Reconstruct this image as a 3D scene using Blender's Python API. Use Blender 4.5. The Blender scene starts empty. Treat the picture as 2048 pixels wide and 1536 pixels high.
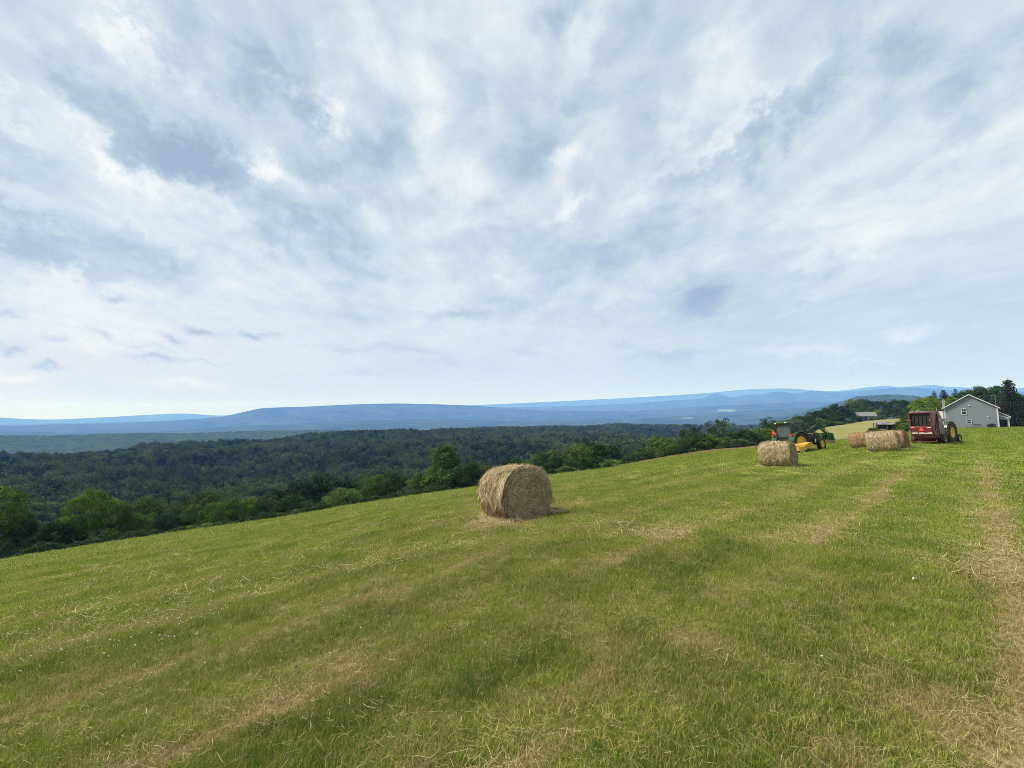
import bpy, bmesh, math, random
import numpy as np
from mathutils import Vector, Matrix, Euler

S = bpy.context.scene
COL = S.collection
random.seed(7)
RNG = np.random.default_rng(11)
PI = math.pi
F = 800.0                      # focal length in photograph pixels (2048 wide)
PITCH = math.atan((826 - 768) / F)
ROLL = math.radians(1.0)
CAMH = 1.75

# ------------------------------------------------------------------ camera
cp, sp, cr, sr = math.cos(PITCH), math.sin(PITCH), math.cos(ROLL), math.sin(ROLL)
AF = np.array([0, cp, sp]); _u0 = np.array([0, -sp, cp]); _r0 = np.array([1.0, 0, 0])
AR = _r0 * cr - _u0 * sr
AU = _u0 * cr + _r0 * sr
cam_data = bpy.data.cameras.new('camera')
cam = bpy.data.objects.new('camera', cam_data); COL.objects.link(cam)
cam_data.sensor_width = 36; cam_data.lens = 36 * F / 2048
cam_data.clip_start = 0.05; cam_data.clip_end = 120000
M = Matrix(((AR[0], AU[0], -AF[0], 0), (AR[1], AU[1], -AF[1], 0), (AR[2], AU[2], -AF[2], CAMH), (0, 0, 0, 1)))
cam.matrix_world = M
S.camera = cam

def ray(px, py):
    px = np.asarray(px, float); py = np.asarray(py, float)
    X = (px - 1024) / F; Y = (768 - py) / F
    return AF + AR * X[..., None] + AU * Y[..., None]
def kth(px, py):               # downward slope and azimuth of the sight line through a pixel
    d = ray(px, py)
    return -d[..., 2] / np.hypot(d[..., 0], d[..., 1]), np.arctan2(d[..., 0], d[..., 1])

# ------------------------------------------------------------------ world, sun, exposure
SUN_DIR = Vector((-0.72, 0.22, 0.95)).normalized()
W = bpy.data.worlds.new('World'); S.world = W; W.use_nodes = True
nt = W.node_tree; nt.nodes.clear()
def wn(t, **k):
    n = nt.nodes.new(t)
    for a, b in k.items(): setattr(n, a, b)
    return n
def wl(a, b): nt.links.new(a, b)
def wmath(op, a, b=None, c=None, clamp=False):
    n = wn('ShaderNodeMath', operation=op, use_clamp=clamp)
    for i, v in enumerate((a, b, c)):
        if v is None: continue
        if isinstance(v, (int, float)): n.inputs[i].default_value = v
        else: wl(v, n.inputs[i])
    return n.outputs[0]
tc = wn('ShaderNodeTexCoord')
D = wn('ShaderNodeVectorMath', operation='NORMALIZE'); wl(tc.outputs['Generated'], D.inputs[0]); D = D.outputs[0]
sep = wn('ShaderNodeSeparateXYZ'); wl(D, sep.inputs[0])
zc = wmath('MAXIMUM', sep.outputs[2], 0.0)
zs = wmath('ADD', zc, 0.10)
comb = wn('ShaderNodeCombineXYZ')
wl(wmath('DIVIDE', sep.outputs[0], zs), comb.inputs[0]); wl(wmath('DIVIDE', sep.outputs[1], zs), comb.inputs[1])
def wnoise(scale, detail, rough, vec, sxyz=(1, 1, 1), dist=0.0, loc=(0, 0, 0), rz=0.0):
    mp = wn('ShaderNodeMapping'); mp.inputs['Scale'].default_value = sxyz; mp.inputs['Location'].default_value = loc
    mp.inputs['Rotation'].default_value = (0, 0, rz)
    wl(vec, mp.inputs[0])
    n = wn('ShaderNodeTexNoise'); n.inputs['Scale'].default_value = scale; n.inputs['Detail'].default_value = detail
    n.inputs['Roughness'].default_value = rough; n.inputs['Distortion'].default_value = dist
    wl(mp.outputs[0], n.inputs['Vector'])
    return n
P = comb.outputs[0]
n1 = wnoise(1.1, 4, 0.5, P, (1.1, 0.9, 1), 0.3, (3.1, 1.7, 0), -0.25)
n2 = wnoise(4.6, 7, 0.56, D, (1, 1, 1.7), 0.5, (0.3, 5.7, 0), 0)
n3 = wnoise(2.2, 3, 0.5, D, (1, 1, 3.5), 0.2, (1.3, 2.7, 0))
n4 = wnoise(4.2, 7, 0.54, P, (1.25, 0.75, 1), 0.6, (2.3, 0.7, 0), 0.25)
# irregular edges for the individual clouds: warp the direction
wp = wnoise(5.5, 7, 0.68, D)
sub = wn('ShaderNodeVectorMath', operation='SUBTRACT'); wl(wp.outputs['Color'], sub.inputs[0]); sub.inputs[1].default_value = (0.5, 0.5, 0.5)
def warped(amount):
    sc = wn('ShaderNodeVectorMath', operation='SCALE'); wl(sub.outputs[0], sc.inputs[0]); sc.inputs['Scale'].default_value = amount
    ad = wn('ShaderNodeVectorMath', operation='ADD'); wl(D, ad.inputs[0]); wl(sc.outputs[0], ad.inputs[1])
    return ad.outputs[0]
DW = warped(0.34)
wp2 = wnoise(20, 4, 0.6, D)
sub2 = wn('ShaderNodeVectorMath', operation='SUBTRACT'); wl(wp2.outputs['Color'], sub2.inputs[0]); sub2.inputs[1].default_value = (0.5, 0.5, 0.5)
sc2 = wn('ShaderNodeVectorMath', operation='SCALE'); wl(sub2.outputs[0], sc2.inputs[0]); sc2.inputs['Scale'].default_value = 0.055
ad2 = wn('ShaderNodeVectorMath', operation='ADD'); wl(D, ad2.inputs[0]); wl(sc2.outputs[0], ad2.inputs[1])
DS = ad2.outputs[0]
BLOBS = [ # px, py, sx, sy, angle, amount
 (170,110,95,45,45,-.5),(375,85,45,80,-20,-.7),(530,160,85,45,40,-1.),(300,265,60,85,-30,-.85),(385,318,120,36,32,-.8),
 (640,330,100,50,5,-.75),(780,262,60,60,0,-.65),(50,440,120,36,22,-1.),(300,505,110,32,22,-.7),(120,525,110,34,18,-.5),(520,500,60,30,10,-.6),
 (615,490,90,24,25,-.55),(850,400,80,36,10,-.35),(1092,300,50,55,0,-.6),(1110,12,70,40,0,-.5),(1320,262,55,36,0,-.5),
 (1560,232,100,34,-38,-.8),(1425,325,100,24,-30,-.55),(1650,110,100,42,-35,-.6),(1810,150,120,42,-30,-.55),(1995,150,60,170,0,-.45),
 (1690,522,150,22,-14,-.28),(930,250,50,90,0,-.35),(1240,120,40,80,30,-.35),(700,440,70,24,10,-.35),(880,30,60,60,0,-.3),(200,200,60,40,30,-.4),
 (1330,440,60,20,-30,-.3),(1500,60,80,40,-30,-.4),(1250,520,90,30,-20,-.3),(1020,560,90,20,0,-.2),
 (508,338,60,32,15,1.2),(632,158,48,40,35,1.0),(700,60,65,75,0,.6),(285,80,26,80,-22,.8),(215,300,36,60,-25,.7),(330,372,70,28,10,.5),
 (70,285,60,26,30,.5),(0,190,30,60,0,.5),(725,230,60,40,10,.5),(1155,95,95,50,-45,.55),(1140,310,36,24,0,.7),(1140,438,46,24,-20,.7),
 (1400,165,130,34,-48,.5),(1465,260,100,20,-36,.6),(1780,420,230,75,-20,.55),(240,625,230,50,8,.55),(70,545,100,26,22,.55),
 (560,600,90,36,0,.3),(960,370,60,40,0,.5),(860,170,45,80,0,.45),(1740,60,100,30,-30,.4),(1000,150,40,80,0,.4),(430,420,60,24,15,.4),
 (1300,380,70,20,-30,.4),(1560,430,120,30,-25,.35)]
SMALL = [(1400,603,44,24,-8,-1.1),(1425,580,30,9,0,-.5),(1345,707,70,8,-4,-.5),(920,628,60,7,-3,-.6),(700,632,55,12,0,-.3),(230,592,22,6,25,-.8),
 (398,661,28,7,14,-1.1),(345,675,26,5,25,-.8),(495,673,18,8,5,-1.1),(530,668,22,5,5,-.5),(312,715,38,6,7,-1.),(92,733,28,5,0,-1.),(18,697,24,6,3,-1.),
 (115,678,20,6,12,-.7),(205,667,22,6,22,-.6),(18,633,30,8,10,-.6),(700,696,50,6,0,-.4),(830,702,50,5,8,-.35),(890,726,40,6,0,-.3),
 (1060,706,50,6,5,-.3),(1245,692,22,6,0,-.35),(740,745,40,5,0,-.3),(1610,607,20,4,-10,-.3),(1825,665,44,12,0,.7),(1620,703,110,8,3,.4),
 (1740,722,90,5,0,.3),(380,765,60,6,3,.5),(30,752,50,7,-5,.5),(400,722,40,3,10,-.4),(300,690,60,4,15,-.3)]
def blobsum(vec, lst, scale):
    tot = None
    for (px, py, sx, sy, ang, amp) in lst:
        d = ray(px, py); d = d / np.linalg.norm(d)
        a = math.radians(ang)
        e1 = ray(px + math.cos(a), py + math.sin(a)); e1 = e1 / np.linalg.norm(e1) - d
        e2 = ray(px - math.sin(a), py + math.cos(a)); e2 = e2 / np.linalg.norm(e2) - d
        l1, l2 = np.linalg.norm(e1), np.linalg.norm(e2)
        v1 = e1 / l1 / (sx * l1 * scale); v2 = e2 / l2 / (sy * l2 * scale)
        q = None
        for v in (v1, v2):
            dn = wn('ShaderNodeVectorMath', operation='DOT_PRODUCT'); wl(vec, dn.inputs[0]); dn.inputs[1].default_value = tuple(v)
            off = wmath('SUBTRACT', dn.outputs['Value'], float(np.dot(v, d)))
            q = wmath('MULTIPLY', off, off) if q is None else wmath('MULTIPLY_ADD', off, off, q)
        g = wmath('POWER', 0.36, q)
        tot = wmath('MULTIPLY', g, amp) if tot is None else wmath('MULTIPLY_ADD', g, amp, tot)
    return tot
b1 = blobsum(DW, BLOBS, 1.05)
b2 = blobsum(DS, SMALL, 1.15)
fade = wmath('SMOOTHSTEP', 0, 0) if False else None
elev = wn('ShaderNodeMapRange', interpolation_type='SMOOTHSTEP'); wl(sep.outputs[2], elev.inputs[0])
elev.inputs[1].default_value = 0.05; elev.inputs[2].default_value = 0.42; elev.inputs[3].default_value = 0.15; elev.inputs[4].default_value = 1.0
noi = wmath('ADD', wmath('MULTIPLY', wmath('SUBTRACT', n1.outputs[0], 0.5), 0.45), wmath('MULTIPLY', wmath('SUBTRACT', n2.outputs[0], 0.5), 0.9))
noi = wmath('ADD', noi, wmath('MULTIPLY', wmath('SUBTRACT', n4.outputs[0], 0.5), 0.6))
noi = wmath('MULTIPLY', noi, elev.outputs[0])
noi = wmath('ADD', noi, wmath('MULTIPLY', wmath('SUBTRACT', n3.outputs[0], 0.5), 0.25))
tv = wmath('ADD', wmath('ADD', wmath('MULTIPLY', b1, 0.36), wmath('MULTIPLY', b2, 0.42)), wmath('ADD', noi, 0.515))
ramp = wn('ShaderNodeValToRGB'); wl(tv, ramp.inputs[0])
cr_ = ramp.color_ramp; cr_.interpolation = 'EASE'
def setramp(r, pts):
    while len(r.elements) > 1: r.elements.remove(r.elements[0])
    r.elements[0].position = pts[0][0]; r.elements[0].color = (*pts[0][1], 1)
    for p, c in pts[1:]:
        e = r.elements.new(p); e.color = (*c, 1)
setramp(cr_, [(0.0, (.36, .46, .57)), (0.25, (.46, .57, .69)), (0.47, (.63, .73, .81)), (0.70, (.84, .90, .94)), (1.0, (1.10, 1.09, 1.06))])
cr_.interpolation = 'LINEAR'
# low sky: paler and greyer towards the horizon, warmer to the left, cooler to the right
hz = wn('ShaderNodeMix', data_type='RGBA'); az = wn('ShaderNodeMapRange'); wl(sep.outputs[0], az.inputs[0])
az.inputs[1].default_value = -0.75; az.inputs[2].default_value = 0.7
wl(az.outputs[0], hz.inputs[0]); hz.inputs[6].default_value = (.84, .81, .82, 1); hz.inputs[7].default_value = (.53, .64, .77, 1)
el2 = wn('ShaderNodeMapRange', interpolation_type='SMOOTHSTEP'); wl(sep.outputs[2], el2.inputs[0])
el2.inputs[1].default_value = -0.02; el2.inputs[2].default_value = 0.33; el2.inputs[3].default_value = 0.74; el2.inputs[4].default_value = 0.0
hz2 = wn('ShaderNodeMix', data_type='RGBA')
wl(el2.outputs[0], hz2.inputs[0]); wl(ramp.outputs[0], hz2.inputs[6]); 
# the low cloudlets stay visible: modulate the low sky by the same field
lowmod = wmath('ADD', wmath('MULTIPLY', wmath('SUBTRACT', tv, 0.515), 0.75), 1.0)
lm = wn('ShaderNodeVectorMath', operation='SCALE'); wl(hz.outputs[2], lm.inputs[0]); wl(lowmod, lm.inputs['Scale'])
wl(lm.outputs[0], hz2.inputs[7])
mul = wn('ShaderNodeVectorMath', operation='SCALE'); wl(hz2.outputs[2], mul.inputs[0]); mul.inputs['Scale'].default_value = 6.8
skyt = wn('ShaderNodeTexSky', sky_type='NISHITA'); skyt.sun_disc = False
skyt.sun_elevation = math.asin(SUN_DIR.z); skyt.sun_rotation = math.atan2(SUN_DIR.x, SUN_DIR.y)
mixs = wn('ShaderNodeMix', data_type='RGBA'); mixs.inputs[0].default_value = 0.96   # cloud cover
wl(skyt.outputs[0], mixs.inputs[6]); wl(mul.outputs[0], mixs.inputs[7])
bg = wn('ShaderNodeBackground'); bg.inputs[1].default_value = 0.1; wl(mixs.outputs[2], bg.inputs[0])
out = wn('ShaderNodeOutputWorld'); wl(bg.outputs[0], out.inputs[0])
W.cycles.sampling_method = 'MANUAL'; W.cycles.sample_map_resolution = 512

sun_data = bpy.data.lights.new('sun', 'SUN'); sun = bpy.data.objects.new('sun', sun_data); COL.objects.link(sun)
sun_data.energy = 5.0; sun_data.angle = math.radians(14); sun_data.color = (1, .95, .86)
sun.rotation_euler = SUN_DIR.to_track_quat('Z', 'Y').to_euler()
S.view_settings.view_transform = 'Standard'; S.view_settings.look = 'None'
S.view_settings.exposure = 0.5; S.view_settings.gamma = 1.0
S.cycles.max_bounces = 6; S.cycles.transparent_max_bounces = 8; S.cycles.volume_bounces = 2
S.cycles.use_denoising = True; S.cycles.filter_width = 0.85; S.cycles.denoising_prefilter = 'NONE'; S.cycles.denoising_input_passes = 'RGB_ALBEDO_NORMAL'
try: S.cycles.denoiser = 'OPENIMAGEDENOISE'
except Exception: pass

# ------------------------------------------------------------------ materials
def newmat(name):
    m = bpy.data.materials.new(name); m.use_nodes = True; t = m.node_tree; t.nodes.clear()
    o = t.nodes.new('ShaderNodeOutputMaterial'); b = t.nodes.new('ShaderNodeBsdfPrincipled'); t.links.new(b.outputs[0], o.inputs[0])
    return m, t, b
def pmat(name, col, rough=0.5, metal=0.0, var=0.25, scale=4.0, bump=0.0, dirt=None, dirt_amt=0.4, coords='Object'):
    m, t, b = newmat(name)
    tcn = t.nodes.new('ShaderNodeTexCoord')
    n = t.nodes.new('ShaderNodeTexNoise'); n.inputs['Scale'].default_value = scale; n.inputs['Detail'].default_value = 6; n.inputs['Roughness'].default_value = .65
    t.links.new(tcn.outputs[coords], n.inputs['Vector'])
    mx = t.nodes.new('ShaderNodeMix'); mx.data_type = 'RGBA'
    c2 = dirt if dirt else tuple(c * (1 - var) for c in col)
    mr = t.nodes.new('ShaderNodeMapRange'); mr.inputs[1].default_value = .38; mr.inputs[2].default_value = .72
    mr.inputs[4].default_value = dirt_amt if dirt else 1.0
    t.links.new(n.outputs[0], mr.inputs[0]); t.links.new(mr.outputs[0], mx.inputs[0])
    mx.inputs[6].default_value = (*col, 1); mx.inputs[7].default_value = (*c2, 1)
    t.links.new(mx.outputs[2], b.inputs['Base Color'])
    b.inputs['Roughness'].default_value = rough; b.inputs['Metallic'].default_value = metal
    if bump:
        bp = t.nodes.new('ShaderNodeBump'); bp.inputs['Strength'].default_value = bump; bp.inputs['Distance'].default_value = .02
        t.links.new(n.outputs[0], bp.inputs['Height']); t.links.new(bp.outputs[0], b.inputs['Normal'])
    return m
def leafmat(name, c_dark, c_light, transl=0.25, pscale=0.35):
    m = bpy.data.materials.new(name); m.use_nodes = True; t = m.node_tree; t.nodes.clear()
    o = t.nodes.new('ShaderNodeOutputMaterial')
    g = t.nodes.new('ShaderNodeNewGeometry'); oi = t.nodes.new('ShaderNodeObjectInfo')
    n = t.nodes.new('ShaderNodeTexNoise'); n.inputs['Scale'].default_value = pscale; n.inputs['Detail'].default_value = 4
    t.links.new(g.outputs['Position'], n.inputs['Vector'])
    a = t.nodes.new('ShaderNodeMath'); a.operation = 'MULTIPLY_ADD'; t.links.new(oi.outputs['Random'], a.inputs[0]); a.inputs[1].default_value = .45
    s = t.nodes.new('ShaderNodeMath'); s.operation = 'MULTIPLY_ADD'; t.links.new(n.outputs[0], s.inputs[0]); s.inputs[1].default_value = 1.5; s.inputs[2].default_value = -.5
    t.links.new(s.outputs[0], a.inputs[2])
    ri = t.nodes.new('ShaderNodeMath'); ri.operation = 'MULTIPLY_ADD'; t.links.new(g.outputs['Random Per Island'], ri.inputs[0]); ri.inputs[1].default_value = .5; ri.inputs[2].default_value = -.2
    a2 = t.nodes.new('ShaderNodeMath'); a2.operation = 'ADD'; a2.use_clamp = True; t.links.new(a.outputs[0], a2.inputs[0]); t.links.new(ri.outputs[0], a2.inputs[1])
    mx = t.nodes.new('ShaderNodeMix'); mx.data_type = 'RGBA'; t.links.new(a2.outputs[0], mx.inputs[0])
    mx.inputs[6].default_value = (*c_dark, 1); mx.inputs[7].default_value = (*c_light, 1)
    b = t.nodes.new('ShaderNodeBsdfPrincipled'); b.inputs['Roughness'].default_value = .8; b.inputs['Specular IOR Level'].default_value = .12
    tr = t.nodes.new('ShaderNodeBsdfTranslucent'); ms = t.nodes.new('ShaderNodeMixShader'); ms.inputs[0].default_value = transl
    t.links.new(mx.outputs[2], b.inputs['Base Color']); t.links.new(mx.outputs[2], tr.inputs[0])
    t.links.new(b.outputs[0], ms.inputs[1]); t.links.new(tr.outputs[0], ms.inputs[2]); t.links.new(ms.outputs[0], o.inputs[0])
    return m

# ------------------------------------------------------------------ noise and terrain
def _h(ix, iy, s):
    v = np.sin(ix * 127.1 + iy * 311.7 + s * 74.7) * 43758.5453
    return v - np.floor(v)
def vnoise(x, y, s=0):
    ix, iy = np.floor(x), np.floor(y); fx, fy = x - ix, y - iy
    fx = fx * fx * (3 - 2 * fx); fy = fy * fy * (3 - 2 * fy)
    a = _h(ix, iy, s); b = _h(ix + 1, iy, s); c = _h(ix, iy + 1, s); d = _h(ix + 1, iy + 1, s)
    return (a * (1 - fx) + b * fx) * (1 - fy) + (c * (1 - fx) + d * fx) * fy
def fbm(x, y, s=0, o=4, g=.5):
    t = 0; a = 1; n = 0
    for i in range(o):
        t = t + a * vnoise(x * 2 ** i + 17.3 * i, y * 2 ** i - 9.1 * i, s + i); n += a; a *= g
    return t / n

# (px, silhouette row or None, alpha or None, r*)
EDGE = [(-300, 1160, None, 34), (0, 1124, None, 34), (228, 1087, None, 34), (520, 1044, None, 34), (729, 1009, None, 33), (948, 977, None, 32),
        (1093, 953, None, 36), (1246, 933, None, 46), (1301, 924, None, 50), (1410, 908, None, 62), (1506, 899, None, 82), (1640, 880, None, 150),
        (1770, None, .030, 400), (1850, None, .0265, 900), (1946, None, .0265, 1500), (2048, None, .0255, 1500), (2300, None, .02, 1500)]
e_th, e_al, e_be = [], [], []
for px, py, al, rs in EDGE:
    k, th = kth(px, py if py else 860)
    e_th.append(float(th)); e_be.append(CAMH / rs ** 2); e_al.append(al if al is not None else float(k) - 2 * CAMH / rs)
e_th, e_al, e_be = map(np.array, (e_th, e_al, e_be))
A_ = np.stack([np.cos(e_th), np.sin(e_th)], 1)
g_y, g_x = np.linalg.lstsq(A_, e_al, rcond=None)[0]
def smooth_interp(x, xp, fp):   # pchip-like: cubic Hermite with limited tangents
    xp = np.asarray(xp, float); fp = np.asarray(fp, float)
    h = np.diff(xp); d = np.diff(fp) / h
    m = np.zeros(len(xp)); m[0] = d[0]; m[-1] = d[-1]
    for i in range(1, len(xp) - 1):
        if d[i - 1] * d[i] > 0:
            w1 = 2 * h[i] + h[i - 1]; w2 = h[i] + 2 * h[i - 1]; m[i] = (w1 + w2) / (w1 / d[i - 1] + w2 / d[i])
    x = np.clip(x, xp[0], xp[-1]); j = np.clip(np.searchsorted(xp, x) - 1, 0, len(h) - 1)
    t = (x - xp[j]) / h[j]
    return ((2 * t ** 3 - 3 * t ** 2 + 1) * fp[j] + (t ** 3 - 2 * t ** 2 + t) * h[j] * m[j] + (-2 * t ** 3 + 3 * t ** 2) * fp[j + 1] + (t ** 3 - t ** 2) * h[j] * m[j + 1])
corr = e_al - A_ @ np.array([g_y, g_x])
c_th = np.concatenate([[-PI, -2.0], e_th, [1.9, PI]]); c_co = np.concatenate([[0, 0], corr, [0, 0]])
c_be = np.concatenate([[.0002, .0004], e_be, [.0001, .0002]])
def z_near(th, r):
    al = g_y * np.cos(th) + g_x * np.sin(th) + smooth_interp(th, c_th, c_co) * np.clip(r / 6, 0, 1)
    be = smooth_interp(th, c_th, c_be)
    rr = np.minimum(r, 45)
    z = -(al * rr + be * rr ** 2) - (al + 2 * be * rr) * np.maximum(r - 45, 0)
    return z
KN = [110, 180, 260, 350, 480, 650, 850, 1150, 1600, 2200, 3000]
TAB = {  # rows of the photograph the ground would show at, by distance
 -400: [1215, 1205, 1150, 1085, 1015, 945, 940, 935, 930, 925, 915],
 0:    [1158, 1160, 1112, 1060, 1000, 932, 930, 930, 922, 915, 905],
 230:  [1120, 1125, 1085, 1035, 975, 918, 912, 915, 912, 905, 898],
 520:  [1072, 1080, 1050, 1008, 950, 908, 894, 900, 898, 893, 888],
 730:  [1034, 1044, 1025, 985, 932, 894, 874, 885, 885, 880, 877],
 950:  [1000, 1012, 1000, 962, 917, 888, 874, 865, 872, 873, 872],
 1100: [978, 990, 975, 942, 908, 888, 874, 864, 859, 866, 867],
 1250: [955, 965, 950, 927, 904, 888, 874, 862, 853, 858, 860],
 1410: [930, 940, 930, 916, 901, 888, 876, 866, 858, 860, 858],
 1506: [893, 905, 915, 912, 901, 890, 878, 866, 860, 856, 854],
 1560: [884, 879, 892, 897, 893, 885, 875, 864, 856, 852, 850],
 1651: [878, 862, 853, 858, 866, 868, 864, 858, 852, 848, 846],
 1730: [872, 858, 847, 841, 846, 852, 852, 850, 846, 844, 842],
 1793: [866, 853, 842, 836, 838, 844, 846, 845, 842, 840, 838],
 1850: [861, 853, 845, 838, 838, 842, 844, 842, 840, 838, 836],
 1946: [860.5, 857.5, 853, 848, 844, 844, 844, 842, 840, 838, 836],
 2048: [859, 855.5, 852, 848, 844, 842, 842, 840, 838, 836, 834],
 2500: [855, 850, 846, 842, 840, 838, 836, 834, 832, 830, 830]}
t_px = sorted(TAB); t_th = [float(kth(p, 900)[1]) for p in t_px]
BASE = -170.0
THF = np.radians(np.arange(-72, 72.01, 0.3)); TH = np.concatenate([np.radians(np.arange(-180, -72, 3.0)), THF, np.radians(np.arange(75, 180.01, 3.0))])
RR = np.concatenate([[0.25], np.geomspace(0.6, 3000, 250), [3600, 4500, 6000, 9000, 14000, 24000]])
ZG = np.zeros((len(TH), len(RR)))
tabz = np.zeros((len(t_px), len(KN)))
for i, p in enumerate(t_px):
    for j, r in enumerate(KN):
        tabz[i, j] = CAMH - kth(p, TAB[p][j])[0] * r
nearR = RR <= 70
for i, th in enumerate(TH):
    ZG[i, nearR] = z_near(np.full(nearR.sum(), th), RR[nearR])
    kz = [np.interp(th, t_th, tabz[:, j]) for j in range(len(KN))]
    w = np.clip((abs(math.degrees(th)) - 75) / 50, 0, 1)
    zb = float(z_near(np.array([th]), np.array([70.0]))[0])
    kz = [(1 - w) * v + w * (zb * (1 - min(1, j / 8)) + (-60) * min(1, j / 8)) for j, v in enumerate(kz)]
    kr = [60, 70] + KN + [4500, 40000]
    kv = list(z_near(np.array([th, th]), np.array([60.0, 70.0]))) + kz + [BASE, BASE]
    fr = ~nearR
    ZG[i, fr] = smooth_interp(RR[fr], kr, kv)
# soften across azimuth beyond the field
k_ = np.array([1, 2, 3, 2, 1.]) / 9
fi = np.where(RR > 75)[0]
for _ in range(3):
    pad = np.concatenate([ZG[-2:, fi], ZG[:, fi], ZG[:2, fi]]); ZG[:, fi] = sum(k_[q] * pad[q:q + len(TH)] for q in range(5))
XX = RR[None, :] * np.sin(TH)[:, None]; YY = RR[None, :] * np.cos(TH)[:, None]
ZG += (fbm(XX * .9, YY * .9, 5, 3) - .5) * .05 * np.clip(RR / 3, 0, 1)[None, :]
ZG += (fbm(XX * .16, YY * .16, 9, 2) - .5) * .10 * np.clip(RR / 10 - .3, 0, 1)[None, :] * np.clip((200 - RR) / 100, 0, 1)[None, :]
def zt(x, y):
    x = np.asarray(x, float); y = np.asarray(y, float)
    r = np.hypot(x, y); th = np.arctan2(x, y)
    i = np.clip(np.searchsorted(TH, th) - 1, 0, len(TH) - 2); j = np.clip(np.searchsorted(RR, r) - 1, 0, len(RR) - 2)
    a = np.clip((th - TH[i]) / (TH[i + 1] - TH[i]), 0, 1); b = np.clip((r - RR[j]) / (RR[j + 1] - RR[j]), 0, 1)
    return (ZG[i, j] * (1 - a) * (1 - b) + ZG[i + 1, j] * a * (1 - b) + ZG[i, j + 1] * (1 - a) * b + ZG[i + 1, j + 1] * a * b)
def hit(px, py, r0=1.0):       # where the sight line first meets the ground
    k, th = kth(px, py); k = float(k); th = float(th)
    rs = np.geomspace(r0, 3000, 6000); zz = zt(rs * math.sin(th), rs * math.cos(th)); s = CAMH - k * rs - zz
    i = int(np.argmax(s <= 0)); r = rs[i]
    return Vector((r * math.sin(th), r * math.cos(th), float(zt(r * math.sin(th), r * math.cos(th)))))
def polar(px, r):
    th = float(kth(px, 880)[1]); x, y = r * math.sin(th), r * math.cos(th)
    return x, y, float(zt(x, y)), th
def gnormal(x, y, e=.8):
    return Vector((float(zt(x - e, y) - zt(x + e, y)), float(zt(x, y - e) - zt(x, y + e)), 2 * e)).normalized()

# field cover: mown / meadow / woodland floor
MB_ = [(1050, 968), (1100, 955), (1246, 936), (1301, 927), (1410, 911.5), (1506, 903), (1560, 893), (1651, 884), (1690, 880), (1760, 872), (1830, 866), (1860, 863)]
mb_th = []; mb_r = []
for p, q in MB_:
    h_ = hit(p, q, 12); mb_th.append(math.atan2(h_.x, h_.y)); mb_r.append(math.hypot(h_.x, h_.y))
for i_, r_ in enumerate((62, 60, 53, 54, 61, 72)): mb_r[i_] = r_
mb_th = [-3.2, mb_th[0] - .05] + mb_th + [mb_th[-1] + .03, 3.2]; mb_r = [70, 60] + mb_r + [400, 400]
WD = [(-3.2, 88), (float(kth(0, 880)[1]), 86), (float(kth(950, 880)[1]), 86), (float(kth(1250, 880)[1]), 92), (float(kth(1450, 880)[1]), 100),
      (float(kth(1506, 880)[1]), 112), (float(kth(1560, 880)[1]), 178), (float(kth(1651, 880)[1]), 258), (float(kth(1730, 880)[1]), 345), (float(kth(1850, 880)[1]), 350), (float(kth(1946, 880)[1]), 240), (3.2, 240)]
def cover(x, y):
    r = np.hypot(x, y); th = np.arctan2(x, y)
    wob = 1 + .06 * (fbm(th * 40, r * 0, 3, 2) - .5)
    m = np.clip((r / (np.interp(th, mb_th, mb_r) * wob) - 1) * 25 + .5, 0, 1)
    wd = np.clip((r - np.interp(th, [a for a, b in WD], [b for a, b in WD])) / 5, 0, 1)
    return m, wd
UX, UY = math.cos(math.radians(49 - 90) + PI / 2 * 0), 0
_a = math.radians(49)
def rowu(x, y):                # distance across the mowing rows
    bend = 0.012 * (x * math.sin(_a) + y * math.cos(_a) - 8) ** 2 * np.where(x + y < 9, 1, 0) * 0.15
    return x * math.cos(_a) - y * math.sin(_a) + (fbm(x * .25, y * .25, 21, 2) - .5) * .28
ROWS = [(2.0, .2, .5), (.15, .15, 1.0), (-1.68, .11, 1.0), (-3.45, .09, .75), (-5.2, .10, .45), (-7.2, .11, .6), (-9.4, .12, .5), (-11.6, .14, .4), (-14, .16, .35), (-17, .2, .35), (-20, .25, .3), (-24, .3, .3)]
def dry(x, y):
    u = rowu(x, y); v = x * math.sin(_a) + y * math.cos(_a)
    m = 0
    for c, w, a in ROWS:
        gap = np.clip((fbm(u * .8 + c, v * .38, 40 + int(abs(c)), 4) - .32) * 4.2, 0, 1)
        m = m + a * np.exp(-((u - c) / w) ** 2) * gap * np.clip(1.2 - np.hypot(x, y) / 110, .3, 1)
    for (sx, sy, rad, a) in SPOTS:
        m = m + a * np.exp(-(((x - sx) ** 2 + (y - sy) ** 2) / rad ** 2))
    patch = np.clip((fbm(u * 3.2, v * 1.7, 61, 6, .72) - .475) * 4.2, 0, 1)
    band = .5 + .5 * np.sin(u * 2 * PI / 1.77 + 2.2)
    return np.clip(m * .95 + patch * (.22 + .26 * band), 0, 1)
SPOTS = []
for (p, q, rad, a) in [(685, 1332, .17, .75), (1950, 1465, .30, .6), (1400, 1290, .2, .4), (985, 1046, .55, .9), (1040, 1044, .5, .7), (1160, 1008, .6, .5), (1640, 1062, .35, .5), (2000, 1150, .5, .5), (1320, 1072, .4, .5)]:
    h_ = hit(p, q); SPOTS.append((h_.x, h_.y, rad, a))

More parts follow.
